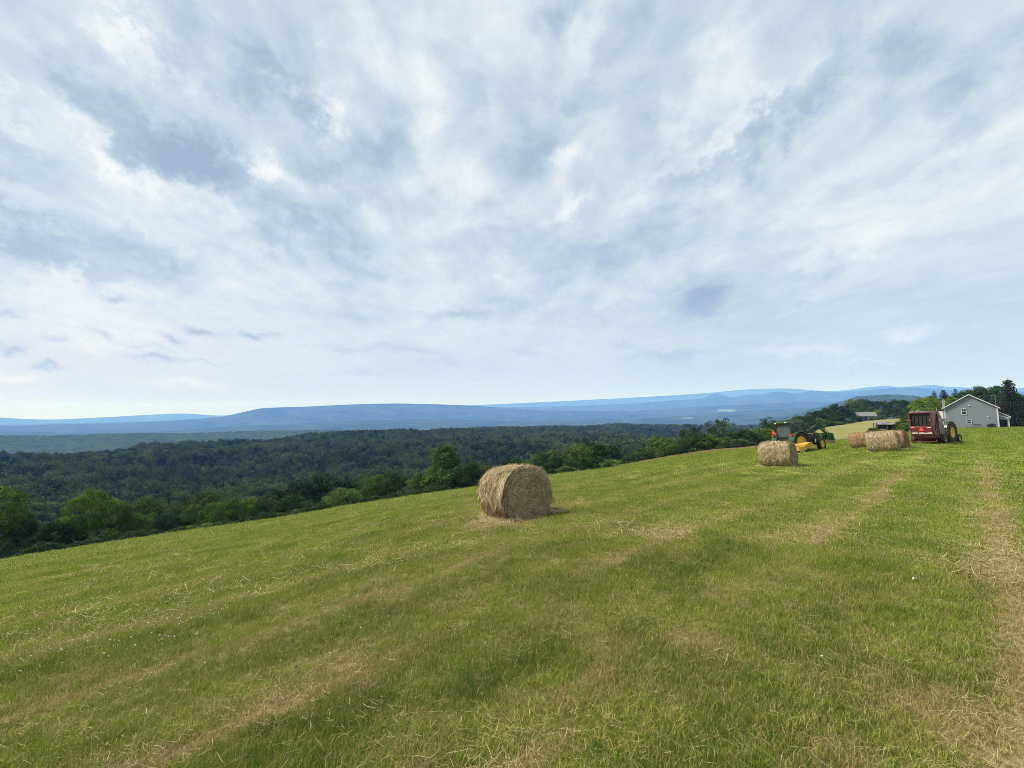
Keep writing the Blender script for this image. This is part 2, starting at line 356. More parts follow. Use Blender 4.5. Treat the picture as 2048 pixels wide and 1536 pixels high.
def mesh_from(name, v, f, mat=None, attrs=None, smooth=False):
    me = bpy.data.meshes.new(name)
    v = np.asarray(v, np.float32); f = np.asarray(f, np.int32)
    me.vertices.add(len(v)); me.vertices.foreach_set('co', v.ravel())
    k = f.shape[1]
    me.loops.add(f.size); me.loops.foreach_set('vertex_index', f.ravel())
    me.polygons.add(len(f)); me.polygons.foreach_set('loop_start', np.arange(0, f.size, k, dtype=np.int32))
    try: me.polygons.foreach_set('loop_total', np.full(len(f), k, np.int32))
    except Exception: pass
    me.polygons.foreach_set('use_smooth', np.full(len(f), smooth))
    for an, av in (attrs or {}).items():
        at = me.attributes.new(an, 'FLOAT', 'POINT'); at.data.foreach_set('value', np.asarray(av, np.float32).ravel())
    me.update(calc_edges=True); me.validate()
    if mat: me.materials.append(mat)
    return me
def link(name, me, parent=None, **props):
    o = bpy.data.objects.new(name, me); COL.objects.link(o)
    if parent is not None: o.parent = parent
    for k, v in props.items(): o[k] = v
    return o
def grid_faces(n, m, wrap=False):
    i = np.arange(n - (0 if wrap else 1)); j = np.arange(m - 1)
    I, J = np.meshgrid(i, j, indexing='ij'); I2 = (I + 1) % n
    return np.stack([I * m + J, I2 * m + J, I2 * m + J + 1, I * m + J + 1], -1).reshape(-1, 4)[:, ::-1]

# shared colour group for soil, stubble and grass
def N(t, typ, **k):
    n = t.nodes.new(typ)
    for a, b in k.items(): setattr(n, a, b)
    return n
def mixc(t, fac, a, b):
    m = N(t, 'ShaderNodeMix', data_type='RGBA')
    for s, v in ((0, fac), (6, a), (7, b)):
        if isinstance(v, tuple): m.inputs[s].default_value = (*v, 1)
        elif isinstance(v, (int, float)): m.inputs[s].default_value = v
        else: t.links.new(v, m.inputs[s])
    return m.outputs[2]
def mrange(t, v, a, b, c=0., d=1.):
    m = N(t, 'ShaderNodeMapRange'); t.links.new(v, m.inputs[0])
    for i, q in enumerate((a, b, c, d)): m.inputs[i + 1].default_value = q
    return m.outputs[0]
def posnoise(t, scale, detail=4, rough=.55):
    g = N(t, 'ShaderNodeNewGeometry'); n = N(t, 'ShaderNodeTexNoise'); n.inputs['Scale'].default_value = scale
    n.inputs['Detail'].default_value = detail; n.inputs['Roughness'].default_value = rough
    t.links.new(g.outputs['Position'], n.inputs['Vector']); return n.outputs[0]
def ground_material():
    m, t, b = newmat('ground_cover')
    at = lambda nm: N(t, 'ShaderNodeAttribute', attribute_name=nm).outputs['Fac']
    fine = posnoise(t, 24, 6, .75); mid = posnoise(t, 1.3, 5, .6); big = posnoise(t, .12, 3); spk = posnoise(t, 7, 5, .8)
    soil = mixc(t, mrange(t, fine, .35, .65), (.06, .052, .022), (.20, .18, .07))
    green = mixc(t, mrange(t, fine, .35, .68), (.115, .175, .014), (.240, .320, .036))
    green = mixc(t, mrange(t, mid, .42, .68, 0, .55), green, (.27, .235, .08))
    green = mixc(t, mrange(t, big, .4, .65, 0, .35), green, (.14, .20, .028))
    # near the viewer the sheet is the soil and thatch under the blades; beyond them it is the sward itself
    near = mixc(t, at('farness'), soil, green)
    near = mixc(t, mrange(t, at('dry'), .1, 1.0, 0, .75), near, mixc(t, mrange(t, spk, .4, .6), (.27, .21, .10), (.42, .34, .18)))
    mead = mixc(t, mrange(t, mid, .35, .65), (.15, .145, .045), (.25, .205, .09))
    mead = mixc(t, mrange(t, posnoise(t, .05, 4, .6), .42, .62, 0, .8), mead, (.12, .15, .04))
    mead = mixc(t, at('fringe'), mead, mixc(t, mrange(t, fine, .3, .7), (.30, .22, .11), (.40, .33, .16)))
    c = mixc(t, at('meadow'), near, mead)
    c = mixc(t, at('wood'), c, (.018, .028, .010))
    t.links.new(c, b.inputs['Base Color']); b.inputs['Roughness'].default_value = .9; b.inputs['Specular IOR Level'].default_value = .1
    bp = N(t, 'ShaderNodeBump'); bp.inputs['Strength'].default_value = .6; bp.inputs['Distance'].default_value = .04
    t.links.new(posnoise(t, 12, 8, .8), bp.inputs['Height']); t.links.new(bp.outputs[0], b.inputs['Normal'])
    return m
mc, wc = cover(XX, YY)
dr = dry(XX, YY)
rfr = np.interp(np.arctan2(XX, YY), mb_th, mb_r)
thfr = np.arctan2(XX, YY)
fringe = np.exp(-((RR[None, :] - rfr - 4) / 6) ** 2) * (thfr > kth(1240, 900)[1]) * (thfr < kth(1640, 900)[1])
farn = np.clip((RR[None, :] - 5) / 22, 0, 1) + 0 * XX
V = np.stack([XX, YY, ZG], -1).reshape(-1, 3)
gf = grid_faces(len(TH) - 0, len(RR))
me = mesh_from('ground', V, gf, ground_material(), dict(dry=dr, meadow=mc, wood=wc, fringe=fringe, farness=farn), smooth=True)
link('ground', me, kind='structure')

# ------------------------------------------------------------------ far ridges
def ridge_material(name, c1, c2, sc, patch=True):
    m, t, b = newmat(name)
    c = mixc(t, mrange(t, posnoise(t, sc, 6, .7), .38, .66), c1, c2)
    if patch: c = mixc(t, mrange(t, N(t, 'ShaderNodeAttribute', attribute_name='clearing').outputs['Fac'], .3, .6), c, (.13, .17, .09))
    t.links.new(c, b.inputs['Base Color']); b.inputs['Roughness'].default_value = 1; b.inputs['Specular IOR Level'].default_value = 0
    return m
RM = ridge_material('wooded_slope', (.018, .032, .010), (.055, .085, .022), .035)
RM2 = ridge_material('far_slope', (.02, .035, .012), (.06, .085, .03), .004)
def ridge(R, Wd, prof, mat, base=BASE - 5, bump=0., patches=(), cols=700, rows=44, seed=0, wob=.05, spur=.35):
    px = np.array([p for p, q in prof], float); py = np.array([q for p, q in prof], float)
    k, th = kth(px, py)
    thv = np.linspace(math.radians(-70), math.radians(70), cols)
    kk = smooth_interp(thv, th, k)
    dR = R * (1 + wob * (fbm(thv * 4 + seed, thv * 0, seed, 3) - .5) * 2)
    zc = CAMH - kk * dR - bump
    edge = np.clip((math.radians(70) - np.abs(thv)) / .12, 0, 1)
    u = np.concatenate([np.linspace(-1, 0, rows), np.linspace(.12, 1, 8)])
    U, T = np.meshgrid(u, thv)
    r = dR[:, None] + U * Wd
    X = r * np.sin(T); Y = r * np.cos(T)
    prf = np.where(U < 0, (1 - np.abs(U)) ** 1.15, (1 - U) ** 1.3)
    nz = (fbm(X / Wd * 3.2, Y / Wd * 3.2, seed + 3, 5, .55) - .5) * spur * 2
    prf = np.clip(prf + nz * (np.abs(U) ** .8) * (1 - np.abs(U)) * 2, 0, None)
    z = base + (zc - base)[:, None] * edge[:, None] * prf
    z = np.minimum(z, CAMH - kk[:, None] * r + 0 * z - bump * .0 if bump == 0 else 1e9) if bump == 0 else z
    if bump:
        z = z + bump * (np.sqrt(fbm(X / 11, Y / 11, seed + 5, 2)) * 1.4 - .1) * np.clip(prf * 6, 0, 1)
    cl = np.zeros_like(z)
    if patches:
        # rows and columns of the photograph each vertex shows at
        rel = np.stack([X, Y, z - CAMH], -1); f_ = rel @ AF; qx = 1024 + F * (rel @ AR) / f_; qy = 768 - F * (rel @ AU) / f_
        for (a, b_, sx, sy) in patches: cl = np.maximum(cl, np.exp(-((qx - a) / sx) ** 4 - ((qy - b_) / sy) ** 4))
    v = np.stack([X, Y, z], -1).reshape(-1, 3)
    me = mesh_from('mountain_ridge', v, grid_faces(len(thv), len(u)), mat, dict(clearing=cl), smooth=True)
    return link('mountain_ridge', me, kind='structure')
ridge(2700, 900, [(-900, 876), (-300, 872), (0, 870), (130, 870), (256, 866), (410, 865), (478, 862), (581, 860), (700, 860), (800, 863), (950, 870), (1200, 884), (1500, 900), (3200, 905)], RM, bump=9, cols=1500, rows=70, seed=2, spur=.2)
ridge(3500, 900, [(-900, 960), (1000, 900), (1400, 872), (1560, 836), (1600, 825), (1644, 813), (1688, 801), (1717, 792), (1778, 789), (1827, 791), (1851, 795), (1900, 798), (2048, 801), (2300, 806), (3200, 815)], RM, bump=9, cols=1500, rows=60, seed=12, spur=.2)
ridge(6500, 2000, [(-900, 870), (-300, 866), (51, 864), (219, 866), (290, 864), (376, 859), (478, 852), (581, 848), (700, 842), (850, 838), (1000, 842), (1109, 841), (1273, 836), (1410, 829), (1560, 818), (1700, 814), (2100, 812), (3200, 830)], RM2, seed=22,
      patches=[(1375, 836, 14, 1.2)])
ridge(9300, 2300, [(-900, 862), (-300, 856), (0, 852), (164, 848), (219, 847), (342, 841), (444, 833), (478, 826), (530, 816), (615, 813), (700, 809), (780, 807), (850, 808), (940, 811), (1000, 815), (1100, 821), (1250, 822), (1400, 813), (1560, 806), (1700, 802), (1900, 800), (2200, 805), (3200, 820)], RM2, seed=32, rows=60,
      patches=[(1453, 821, 19, 2.4)])
ridge(12800, 2600, [(-900, 862), (0, 850), (450, 838), (900, 820), (1000, 815), (1150, 812), (1260, 807), (1342, 801), (1400, 798), (1430, 788), (1471, 795), (1495, 789), (1517, 789), (1556, 783), (1593, 787), (1627, 782), (1668, 785), (1730, 780), (1810, 775), (1864, 777), (1900, 780), (2048, 784), (2300, 790), (3200, 805)], RM2, seed=42)
ridge(19500, 3500, [(-900, 836), (-300, 832), (0, 835), (50, 838), (100, 839), (219, 834), (290, 830), (358, 827), (444, 831), (520, 824), (700, 816), (900, 812), (1000, 808), (1150, 801), (1400, 787), (1510, 778), (1571, 777), (1668, 782), (1766, 772), (1803, 774), (1859, 770), (1900, 774), (2048, 776), (2300, 782), (3200, 800)], RM2, seed=52)

# ------------------------------------------------------------------ plants: protos
def leaf_quads(P0, Nn, size, rng, aspect=.62, roll=True):
    n = len(P0)
    a = rng.normal(size=(n, 3)); t = np.cross(Nn, a); t /= np.linalg.norm(t, axis=1)[:, None] + 1e-9
    b = np.cross(Nn, t)
    s = (size * rng.uniform(.6, 1.35, n))[:, None]
    v = np.stack([P0 - t * s, P0 - b * s * aspect + Nn * s * .25, P0 + t * s, P0 + b * s * aspect - Nn * s * .1], 1)
    return v.reshape(-1, 3), np.arange(4 * n).reshape(-1, 4)
def crown(seed, kind='round', n_cl=60, per=70, leaf=.03, cr_=.13):
    """unit crown: height 0..1, width 1. Leaves sit on the outside of many clumps."""
    rng = np.random.default_rng(seed)
    C = []; R = []
    lob = rng.uniform(-.5, .5, (5, 2))
    while len(C) < n_cl:
        u = rng.uniform(-1, 1, 3)
        if np.linalg.norm(u) > 1: continue
        u = u / np.linalg.norm(u) * np.linalg.norm(u) ** .35
        ang = math.atan2(u[1], u[0])
        lobed = 1 + .16 * math.sin(ang * 2 + seed) + .10 * math.sin(ang * 5 + seed * 3)
        if kind == 'round': c = np.array([u[0] * .40 * lobed, u[1] * .40 * lobed, .56 + u[2] * .34 * (1 + .12 * math.sin(ang * 3 + seed))])
        elif kind == 'cone':
            z = rng.uniform(.05, .96) ** 1.2; w = .47 * (1 - z) ** .72 * (.92 + .12 * math.sin(z * 17)); q = rng.uniform(.45, 1)
            c = np.array([math.cos(ang) * w * q, math.sin(ang) * w * q, z])
        elif kind == 'open':
            c = np.array([u[0] * .44 * lobed, u[1] * .44 * lobed, .68 + u[2] * .26 + .06 * math.sin(ang * 3)])
        elif kind == 'layer':
            z = rng.choice([.34, .48, .62, .76, .9]); w = .46 * math.sqrt(max(.05, 1 - ((z - .4) / .58) ** 2)); q = rng.uniform(.2, 1) ** .6
            c = np.array([math.cos(ang) * w * q, math.sin(ang) * w * q, z + rng.normal() * .015])
        elif kind == 'shrub': c = np.array([u[0] * .42, u[1] * .42, .42 + u[2] * .42])
        C.append(c); R.append(cr_ * rng.uniform(.6, 1.25) * (.75 if kind == 'cone' and c[2] > .7 else 1))
    C = np.array(C); R = np.array(R)
    d = rng.normal(size=(n_cl, per, 3)); d[..., 2] = d[..., 2] * .9 + .28; d /= np.linalg.norm(d, axis=2)[..., None]
    sq = np.array([1, 1, .45 if kind == 'layer' else .72])
    P0 = C[:, None, :] + d * (R[:, None] * rng.uniform(.65, 1.05, (n_cl, per)))[..., None] * sq
    Nn = d + rng.normal(size=d.shape) * .45; Nn /= np.linalg.norm(Nn, axis=2)[..., None]
    P0 = P0.reshape(-1, 3); Nn = Nn.reshape(-1, 3)
    P0[:, 2] = np.clip(P0[:, 2], .02, 1)
    v, f = leaf_quads(P0, Nn, leaf, rng)
    return v, f, C
def tubes(segs, sides=6):
    """segs: list of (p0, r0, p1, r1) -> verts, quads"""
    V_ = []; F_ = []
    for p0, r0, p1, r1 in segs:
        p0 = np.array(p0, float); p1 = np.array(p1, float); ax = p1 - p0; L = np.linalg.norm(ax) + 1e-9; ax /= L
        a = np.cross(ax, [0, 0, 1.] if abs(ax[2]) < .9 else [1., 0, 0]); a /= np.linalg.norm(a); b = np.cross(ax, a)
        base = sum(len(q) for q in V_); an = np.linspace(0, 2 * PI, sides, endpoint=False)
        ring = np.cos(an)[:, None] * a + np.sin(an)[:, None] * b
        V_.append(np.concatenate([p0 + ring * r0, p1 + ring * r1]))
        for i in range(sides):
            j = (i + 1) % sides; F_.append([base + i, base + j, base + sides + j, base + sides + i])
    return np.concatenate(V_), np.array(F_)
def trunk(C, seed, thick=.022, top=.72, wig=.02):
    rng = np.random.default_rng(seed + 99); segs = []
    pts = [np.array([0, 0, -.04])]
    for z in (.12, .3, .5, top): pts.append(np.array([rng.normal() * wig, rng.normal() * wig, z]))
    rs = [thick * 1.35, thick, thick * .8, thick * .55, thick * .25]
    for i in range(4): segs.append((pts[i], rs[i], pts[i + 1], rs[i + 1]))
    for c in C[rng.permutation(len(C))[:14]]:
        z = max(.15, min(top - .1, c[2] - .12 - .25 * math.hypot(c[0], c[1]))); f = np.interp(z, [p[2] for p in pts], range(5))
        i = min(3, int(f)); p = pts[i] + (pts[i + 1] - pts[i]) * (f - i); mid = (p + c) / 2 + np.array([0, 0, .03])
        segs.append((p, thick * .42, mid, thick * .28)); segs.append((mid, thick * .28, c, thick * .1))
    return tubes(segs, 6)
bark = pmat('bark', (.09, .075, .06), .9, var=.5, scale=8, bump=.4)
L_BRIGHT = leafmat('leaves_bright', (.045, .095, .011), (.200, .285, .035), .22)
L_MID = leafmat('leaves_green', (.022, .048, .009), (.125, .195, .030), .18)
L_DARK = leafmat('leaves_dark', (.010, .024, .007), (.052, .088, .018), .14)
L_CONE = leafmat('leaves_pyramid', (.026, .062, .010), (.135, .205, .028), .18)
L_GREY = leafmat('leaves_greyish', (.045, .070, .030), (.12, .155, .065), .25)
L_CON = leafmat('needles_dark', (.010, .022, .010), (.032, .050, .020), .10)
L_RED = leafmat('needles_reddish', (.025, .028, .014), (.070, .055, .030), .10)
PROTO = {}
def proto(key, kind, seed, **k):
    v, f, C = crown(seed, kind, **k)
    tv_, tf_ = trunk(C, seed, thick=.03 if kind == 'open' else .022)
    PROTO[key] = (mesh_from('crown', v, f, L_MID), mesh_from('trunk', tv_, tf_, bark, smooth=True))
proto('r1', 'round', 1, n_cl=85, per=130, leaf=.0155, cr_=.125)
proto('r2', 'round', 2, n_cl=95, per=120, leaf=.0155, cr_=.115)
proto('r3', 'round', 3, n_cl=75, per=140, leaf=.016, cr_=.135)
proto('r4', 'round', 4, n_cl=110, per=110, leaf=.015, cr_=.105)
proto('cone', 'cone', 5, n_cl=280, per=80, leaf=.0125, cr_=.07)
proto('open', 'open', 6, n_cl=48, per=100, leaf=.015, cr_=.115)
proto('open2', 'open', 8, n_cl=44, per=100, leaf=.016, cr_=.11)
proto('layer', 'round', 7, n_cl=120, per=100, leaf=.0155, cr_=.10)
proto('s1', 'shrub', 9, n_cl=40, per=130, leaf=.025, cr_=.17)
proto('s2', 'shrub', 10, n_cl=46, per=120, leaf=.025, cr_=.15)
def conifer(seed, tiers=17, per=15, w0=.5, power=.85):
    rng = np.random.default_rng(seed); P0 = []; Nn = []
    segs = [((0, 0, -.03), .022, (0, 0, .98), .003)]
    for i in range(tiers):
        z = .07 + .9 * i / tiers; w = w0 * (1 - z) ** power * rng.uniform(.85, 1.1) + .015
        n = max(5, int(per * (1 - z * .6)))
        for a in np.linspace(0, 2 * PI, n, endpoint=False) + rng.uniform(0, 6):
            L = w * rng.uniform(.75, 1.12); tip = np.array([math.cos(a) * L, math.sin(a) * L, z - .10 * L * 2 + rng.normal() * .006])
            segs.append(((0, 0, z), .004, tuple(tip), .001))
            m = int(10 + L * 55)
            s = rng.uniform(.12, 1, m)[:, None]; p = np.array([0, 0, z]) * (1 - s) + tip * s
            side = np.array([-math.sin(a), math.cos(a), 0]) * rng.normal(size=(m, 1)) * .035 * (1.1 - s * .6)
            P0.append(p + side - np.array([0, 0, 1]) * np.abs(side).sum(1)[:, None] * .4); q = np.array([0, 0, 1]) + rng.normal(size=(m, 3)) * .45; Nn.append(q / np.linalg.norm(q, axis=1)[:, None])
    P0 = np.concatenate(P0); Nn = np.concatenate(Nn)
    v, f = leaf_quads(P0, Nn, .022, rng, .5)
    tv_, tf_ = tubes(segs, 5)
    return mesh_from('crown', v, f, L_CON), mesh_from('trunk', tv_, tf_, bark, smooth=True)
PROTO['spruce'] = conifer(31, 19, 19, .60, .8)
PROTO['spruce2'] = conifer(32, 16, 15, .58, .9)
PROTO['cedar'] = conifer(33, 24, 20, .5, .42)

def tree(key, x, y, w, h, mat, label, rot=None, group=None, name='broadleaf_tree', category='tree', sink=.0):
    z = float(zt(x, y))
    e = bpy.data.objects.new(name, None); COL.objects.link(e); e.location = (x, y, z - sink); e.empty_display_size = .5
    e['label'] = label; e['category'] = category
    if group: e['group'] = group
    rz = random.uniform(0, 6.28) if rot is None else rot
    hc = min(h, w * (1.25 if key[0] in 'rslo' else 9))
    for nm, me in (('crown', PROTO[key][0]), ('trunk', PROTO[key][1])):
        o = link(nm, me, e); o.scale = (w, w, hc if nm == 'crown' else h); o.rotation_euler = (0, 0, rz)
        if nm == 'crown': o.location = (0, 0, h - hc)
        if nm == 'crown': o.material_slots[0].link = 'OBJECT'; o.material_slots[0].material = mat
    return e
def ptree(key, px, top, wpx, r, mat, label, **k):
    x, y, z, th = polar(px, r)
    kt = float(kth(px, top)[0]); h = CAMH - kt * r - z
    w = r * wpx * math.cos(th) ** 2 / F
    return tree(key, x, y, w * 1.08, max(h, 1.5), mat, label, **k)
G1 = 'trees along the lower edge of the field'
TL = [ # kind, px, top row, width px, distance, leaves, label
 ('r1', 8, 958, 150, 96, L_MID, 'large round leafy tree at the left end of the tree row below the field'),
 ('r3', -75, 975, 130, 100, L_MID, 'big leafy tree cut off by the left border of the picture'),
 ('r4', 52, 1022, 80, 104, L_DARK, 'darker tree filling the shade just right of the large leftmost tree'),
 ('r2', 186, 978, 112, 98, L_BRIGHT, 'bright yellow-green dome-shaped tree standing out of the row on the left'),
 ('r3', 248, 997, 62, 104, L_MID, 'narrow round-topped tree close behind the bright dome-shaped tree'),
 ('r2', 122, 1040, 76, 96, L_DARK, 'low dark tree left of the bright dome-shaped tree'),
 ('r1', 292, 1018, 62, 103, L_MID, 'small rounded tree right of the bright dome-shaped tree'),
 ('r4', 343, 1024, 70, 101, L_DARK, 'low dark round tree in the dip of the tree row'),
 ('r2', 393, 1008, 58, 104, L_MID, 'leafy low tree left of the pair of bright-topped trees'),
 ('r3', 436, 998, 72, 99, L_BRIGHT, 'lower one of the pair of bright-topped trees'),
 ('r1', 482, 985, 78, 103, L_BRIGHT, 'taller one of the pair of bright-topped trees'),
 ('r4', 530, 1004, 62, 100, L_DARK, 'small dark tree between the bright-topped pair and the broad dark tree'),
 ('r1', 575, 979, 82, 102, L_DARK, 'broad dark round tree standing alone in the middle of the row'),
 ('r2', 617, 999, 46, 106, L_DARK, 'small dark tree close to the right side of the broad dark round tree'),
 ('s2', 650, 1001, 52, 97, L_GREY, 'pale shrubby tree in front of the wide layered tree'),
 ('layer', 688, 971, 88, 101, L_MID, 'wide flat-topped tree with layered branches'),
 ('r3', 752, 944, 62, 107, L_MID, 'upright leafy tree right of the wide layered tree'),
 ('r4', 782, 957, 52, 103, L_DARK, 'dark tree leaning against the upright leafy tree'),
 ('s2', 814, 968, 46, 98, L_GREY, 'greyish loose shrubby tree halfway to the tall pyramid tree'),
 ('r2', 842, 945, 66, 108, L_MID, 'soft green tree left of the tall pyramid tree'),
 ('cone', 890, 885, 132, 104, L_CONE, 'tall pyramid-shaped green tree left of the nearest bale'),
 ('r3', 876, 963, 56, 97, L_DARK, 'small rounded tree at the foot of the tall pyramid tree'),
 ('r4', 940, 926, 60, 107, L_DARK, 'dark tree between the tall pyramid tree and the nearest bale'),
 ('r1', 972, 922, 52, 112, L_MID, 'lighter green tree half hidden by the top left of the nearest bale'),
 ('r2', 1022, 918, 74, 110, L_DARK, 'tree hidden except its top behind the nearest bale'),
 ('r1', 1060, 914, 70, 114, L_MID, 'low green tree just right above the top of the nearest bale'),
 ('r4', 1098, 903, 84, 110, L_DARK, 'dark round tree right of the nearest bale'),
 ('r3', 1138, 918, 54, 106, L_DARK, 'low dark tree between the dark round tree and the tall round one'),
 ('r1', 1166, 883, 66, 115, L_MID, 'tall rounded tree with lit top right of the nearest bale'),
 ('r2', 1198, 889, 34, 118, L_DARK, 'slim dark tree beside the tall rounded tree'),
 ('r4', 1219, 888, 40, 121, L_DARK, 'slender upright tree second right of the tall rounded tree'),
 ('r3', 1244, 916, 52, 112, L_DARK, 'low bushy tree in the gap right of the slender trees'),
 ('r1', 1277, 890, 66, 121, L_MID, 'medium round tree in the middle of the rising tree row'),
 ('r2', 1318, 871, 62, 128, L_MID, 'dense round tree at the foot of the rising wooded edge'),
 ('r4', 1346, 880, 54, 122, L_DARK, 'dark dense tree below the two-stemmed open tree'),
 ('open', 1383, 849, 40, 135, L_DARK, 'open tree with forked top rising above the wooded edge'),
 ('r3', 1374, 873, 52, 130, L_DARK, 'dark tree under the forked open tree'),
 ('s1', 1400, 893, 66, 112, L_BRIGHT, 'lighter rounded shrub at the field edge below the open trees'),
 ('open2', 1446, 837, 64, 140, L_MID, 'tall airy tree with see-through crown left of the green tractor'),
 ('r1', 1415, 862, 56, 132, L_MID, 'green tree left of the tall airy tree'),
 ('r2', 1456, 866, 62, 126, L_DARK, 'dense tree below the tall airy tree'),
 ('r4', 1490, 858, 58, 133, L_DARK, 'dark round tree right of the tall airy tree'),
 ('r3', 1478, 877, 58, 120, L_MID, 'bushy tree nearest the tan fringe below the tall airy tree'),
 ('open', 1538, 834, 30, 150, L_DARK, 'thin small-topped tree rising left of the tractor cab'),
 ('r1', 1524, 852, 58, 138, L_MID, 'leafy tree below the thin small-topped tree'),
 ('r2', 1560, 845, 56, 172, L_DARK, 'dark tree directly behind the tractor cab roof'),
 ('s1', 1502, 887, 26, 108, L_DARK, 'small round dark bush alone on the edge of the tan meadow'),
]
for t_ in TL:
    ptree(*t_[:7], group=G1, name=('shrub' if t_[0][0] == 's' else 'broadleaf_tree'), category=('shrub' if t_[0][0] == 's' else 'tree'))
used_labels = set()
def near_label(px, lst, lead, fallback):
    t_ = min(lst, key=lambda q: abs(q[1] - px)); ws = t_[6].split()
    for i_, w_ in enumerate(ws):
        if w_ in ('tree', 'shrub', 'bush', 'treetop', 'spruce', 'conifer'): ws = ws[:i_ + 1]; break
    if ws[0] in ('first', 'one'): ws = ws[1:]
    lab = f"{lead} at the {'left' if px < t_[1] else 'right'} foot of the {' '.join(ws[:6])}"
    if lab in used_labels: return fallback
    used_labels.add(lab); return lab
row_px = [t_[1] for t_ in TL if t_[0][0] != 's']; row_top = [t_[2] for t_ in TL if t_[0][0] != 's']; oo = np.argsort(row_px)
rp, rt = np.array(row_px)[oo], np.array(row_top)[oo]
frng = np.random.default_rng(77)
for i, px in enumerate(np.arange(-60, 1480, 34)):
    px = float(px + frng.uniform(-10, 10)); sil = float(np.interp(px, [e[0] for e in EDGE[:12]], [e[1] for e in EDGE[:12]])); tp = float(np.interp(px, rp, rt))
    top = sil - (sil - tp) * frng.uniform(.32, .60) * (1 if px < 1230 else 1.5)
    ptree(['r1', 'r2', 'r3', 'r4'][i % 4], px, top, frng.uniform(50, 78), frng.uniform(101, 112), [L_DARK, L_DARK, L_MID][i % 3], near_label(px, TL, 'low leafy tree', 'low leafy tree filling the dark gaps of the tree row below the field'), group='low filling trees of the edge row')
G2 = 'woods on the rise behind the tan meadow'
WL = [ # kind, px, top, width, distance, leaves
 ('r2', 1588, 837, 50, 205, L_MID, 'leafy tree above the front of the tractor roof'),
 ('r1', 1612, 827, 46, 235, L_DARK, 'first dark tree where the woods start to climb right of the tractor'),
 ('r3', 1634, 819, 44, 255, L_DARK, 'dark round tree above the tractor loader'),
 ('r4', 1655, 815, 44, 280, L_DARK, 'round treetop on the climbing skyline below the blue ridge'),
 ('r1', 1683, 803, 50, 320, L_DARK, 'broad dark treetop on the shoulder of the wooded rise'),
 ('r2', 1712, 797, 46, 350, L_MID, 'treetop left of the highest point of the wooded rise'),
 ('r3', 1737, 795, 46, 370, L_DARK, 'rounded tree at the highest point of the wooded rise'),
 ('r4', 1764, 801, 42, 375, L_DARK, 'tree in the shallow notch of the wooded skyline'),
 ('r1', 1790, 795, 46, 372, L_DARK, 'dark tree right of the notch in the wooded skyline'),
 ('r2', 1816, 799, 46, 350, L_DARK, 'dark tree behind the left side of the baler top'),
 ('r3', 1763, 816, 26, 352, L_BRIGHT, 'small yellow-green tree right behind the far grey-roofed house'),
 ('r1', 1783, 812, 40, 350, L_DARK, 'dark tree right of the small yellow-green tree'),
 ('r4', 1806, 814, 40, 330, L_DARK, 'dark tree above the top of the tan meadow'),
 ('r2', 1748, 812, 36, 362, L_MID, 'tree rising over the roof of the far house'),
 ('r3', 1722, 815, 36, 358, L_MID, 'green tree above the left roof end of the far house'),
 ('s1', 1714, 829, 34, 318, L_DARK, 'dark round bush against the left wall of the far house'),
 ('s2', 1752, 831, 24, 320, L_GREY, 'greyish bush against the right end of the far house'),
 ('s1', 1767, 829, 26, 322, L_GREY, 'grey round bush second right of the far house'),
]
for t_ in WL: ptree(*t_[:7], group=G2, name=('shrub' if t_[0][0] == 's' else 'broadleaf_tree'), category=('shrub' if t_[0][0] == 's' else 'tree'))
FILL = [(1546, 848, 165), (1562, 841, 186), (1580, 836, 205), (1598, 831, 222), (1574, 852, 195), (1600, 846, 215), (1622, 840, 232), (1642, 836, 250), (1660, 828, 270), (1676, 822, 290), (1668, 842, 262), (1690, 832, 286), (1694, 815, 325),
        (1700, 840, 285), (1706, 822, 330), (1726, 806, 365), (1640, 848, 248), (1616, 856, 228), (1592, 862, 204), (1575, 868, 186), (1752, 806, 380), (1776, 822, 338), (1798, 826, 330), (1740, 822, 345),
        (1828, 815, 320), (1810, 829, 322), (1680, 850, 272), (1655, 852, 262)]
for i, (px, top, r) in enumerate(FILL):
    ptree(['r1', 'r2', 'r3', 'r4'][i % 4], px, top, 40 * 230 / r + 6, r, [L_DARK, L_MID, L_DARK][i % 3], near_label(px, WL, 'crowded wood tree', 'crowded green tree inside the woods that climb behind the tan meadow'), group='crowded trees inside the climbing woods')
G3 = 'trees around the grey house'
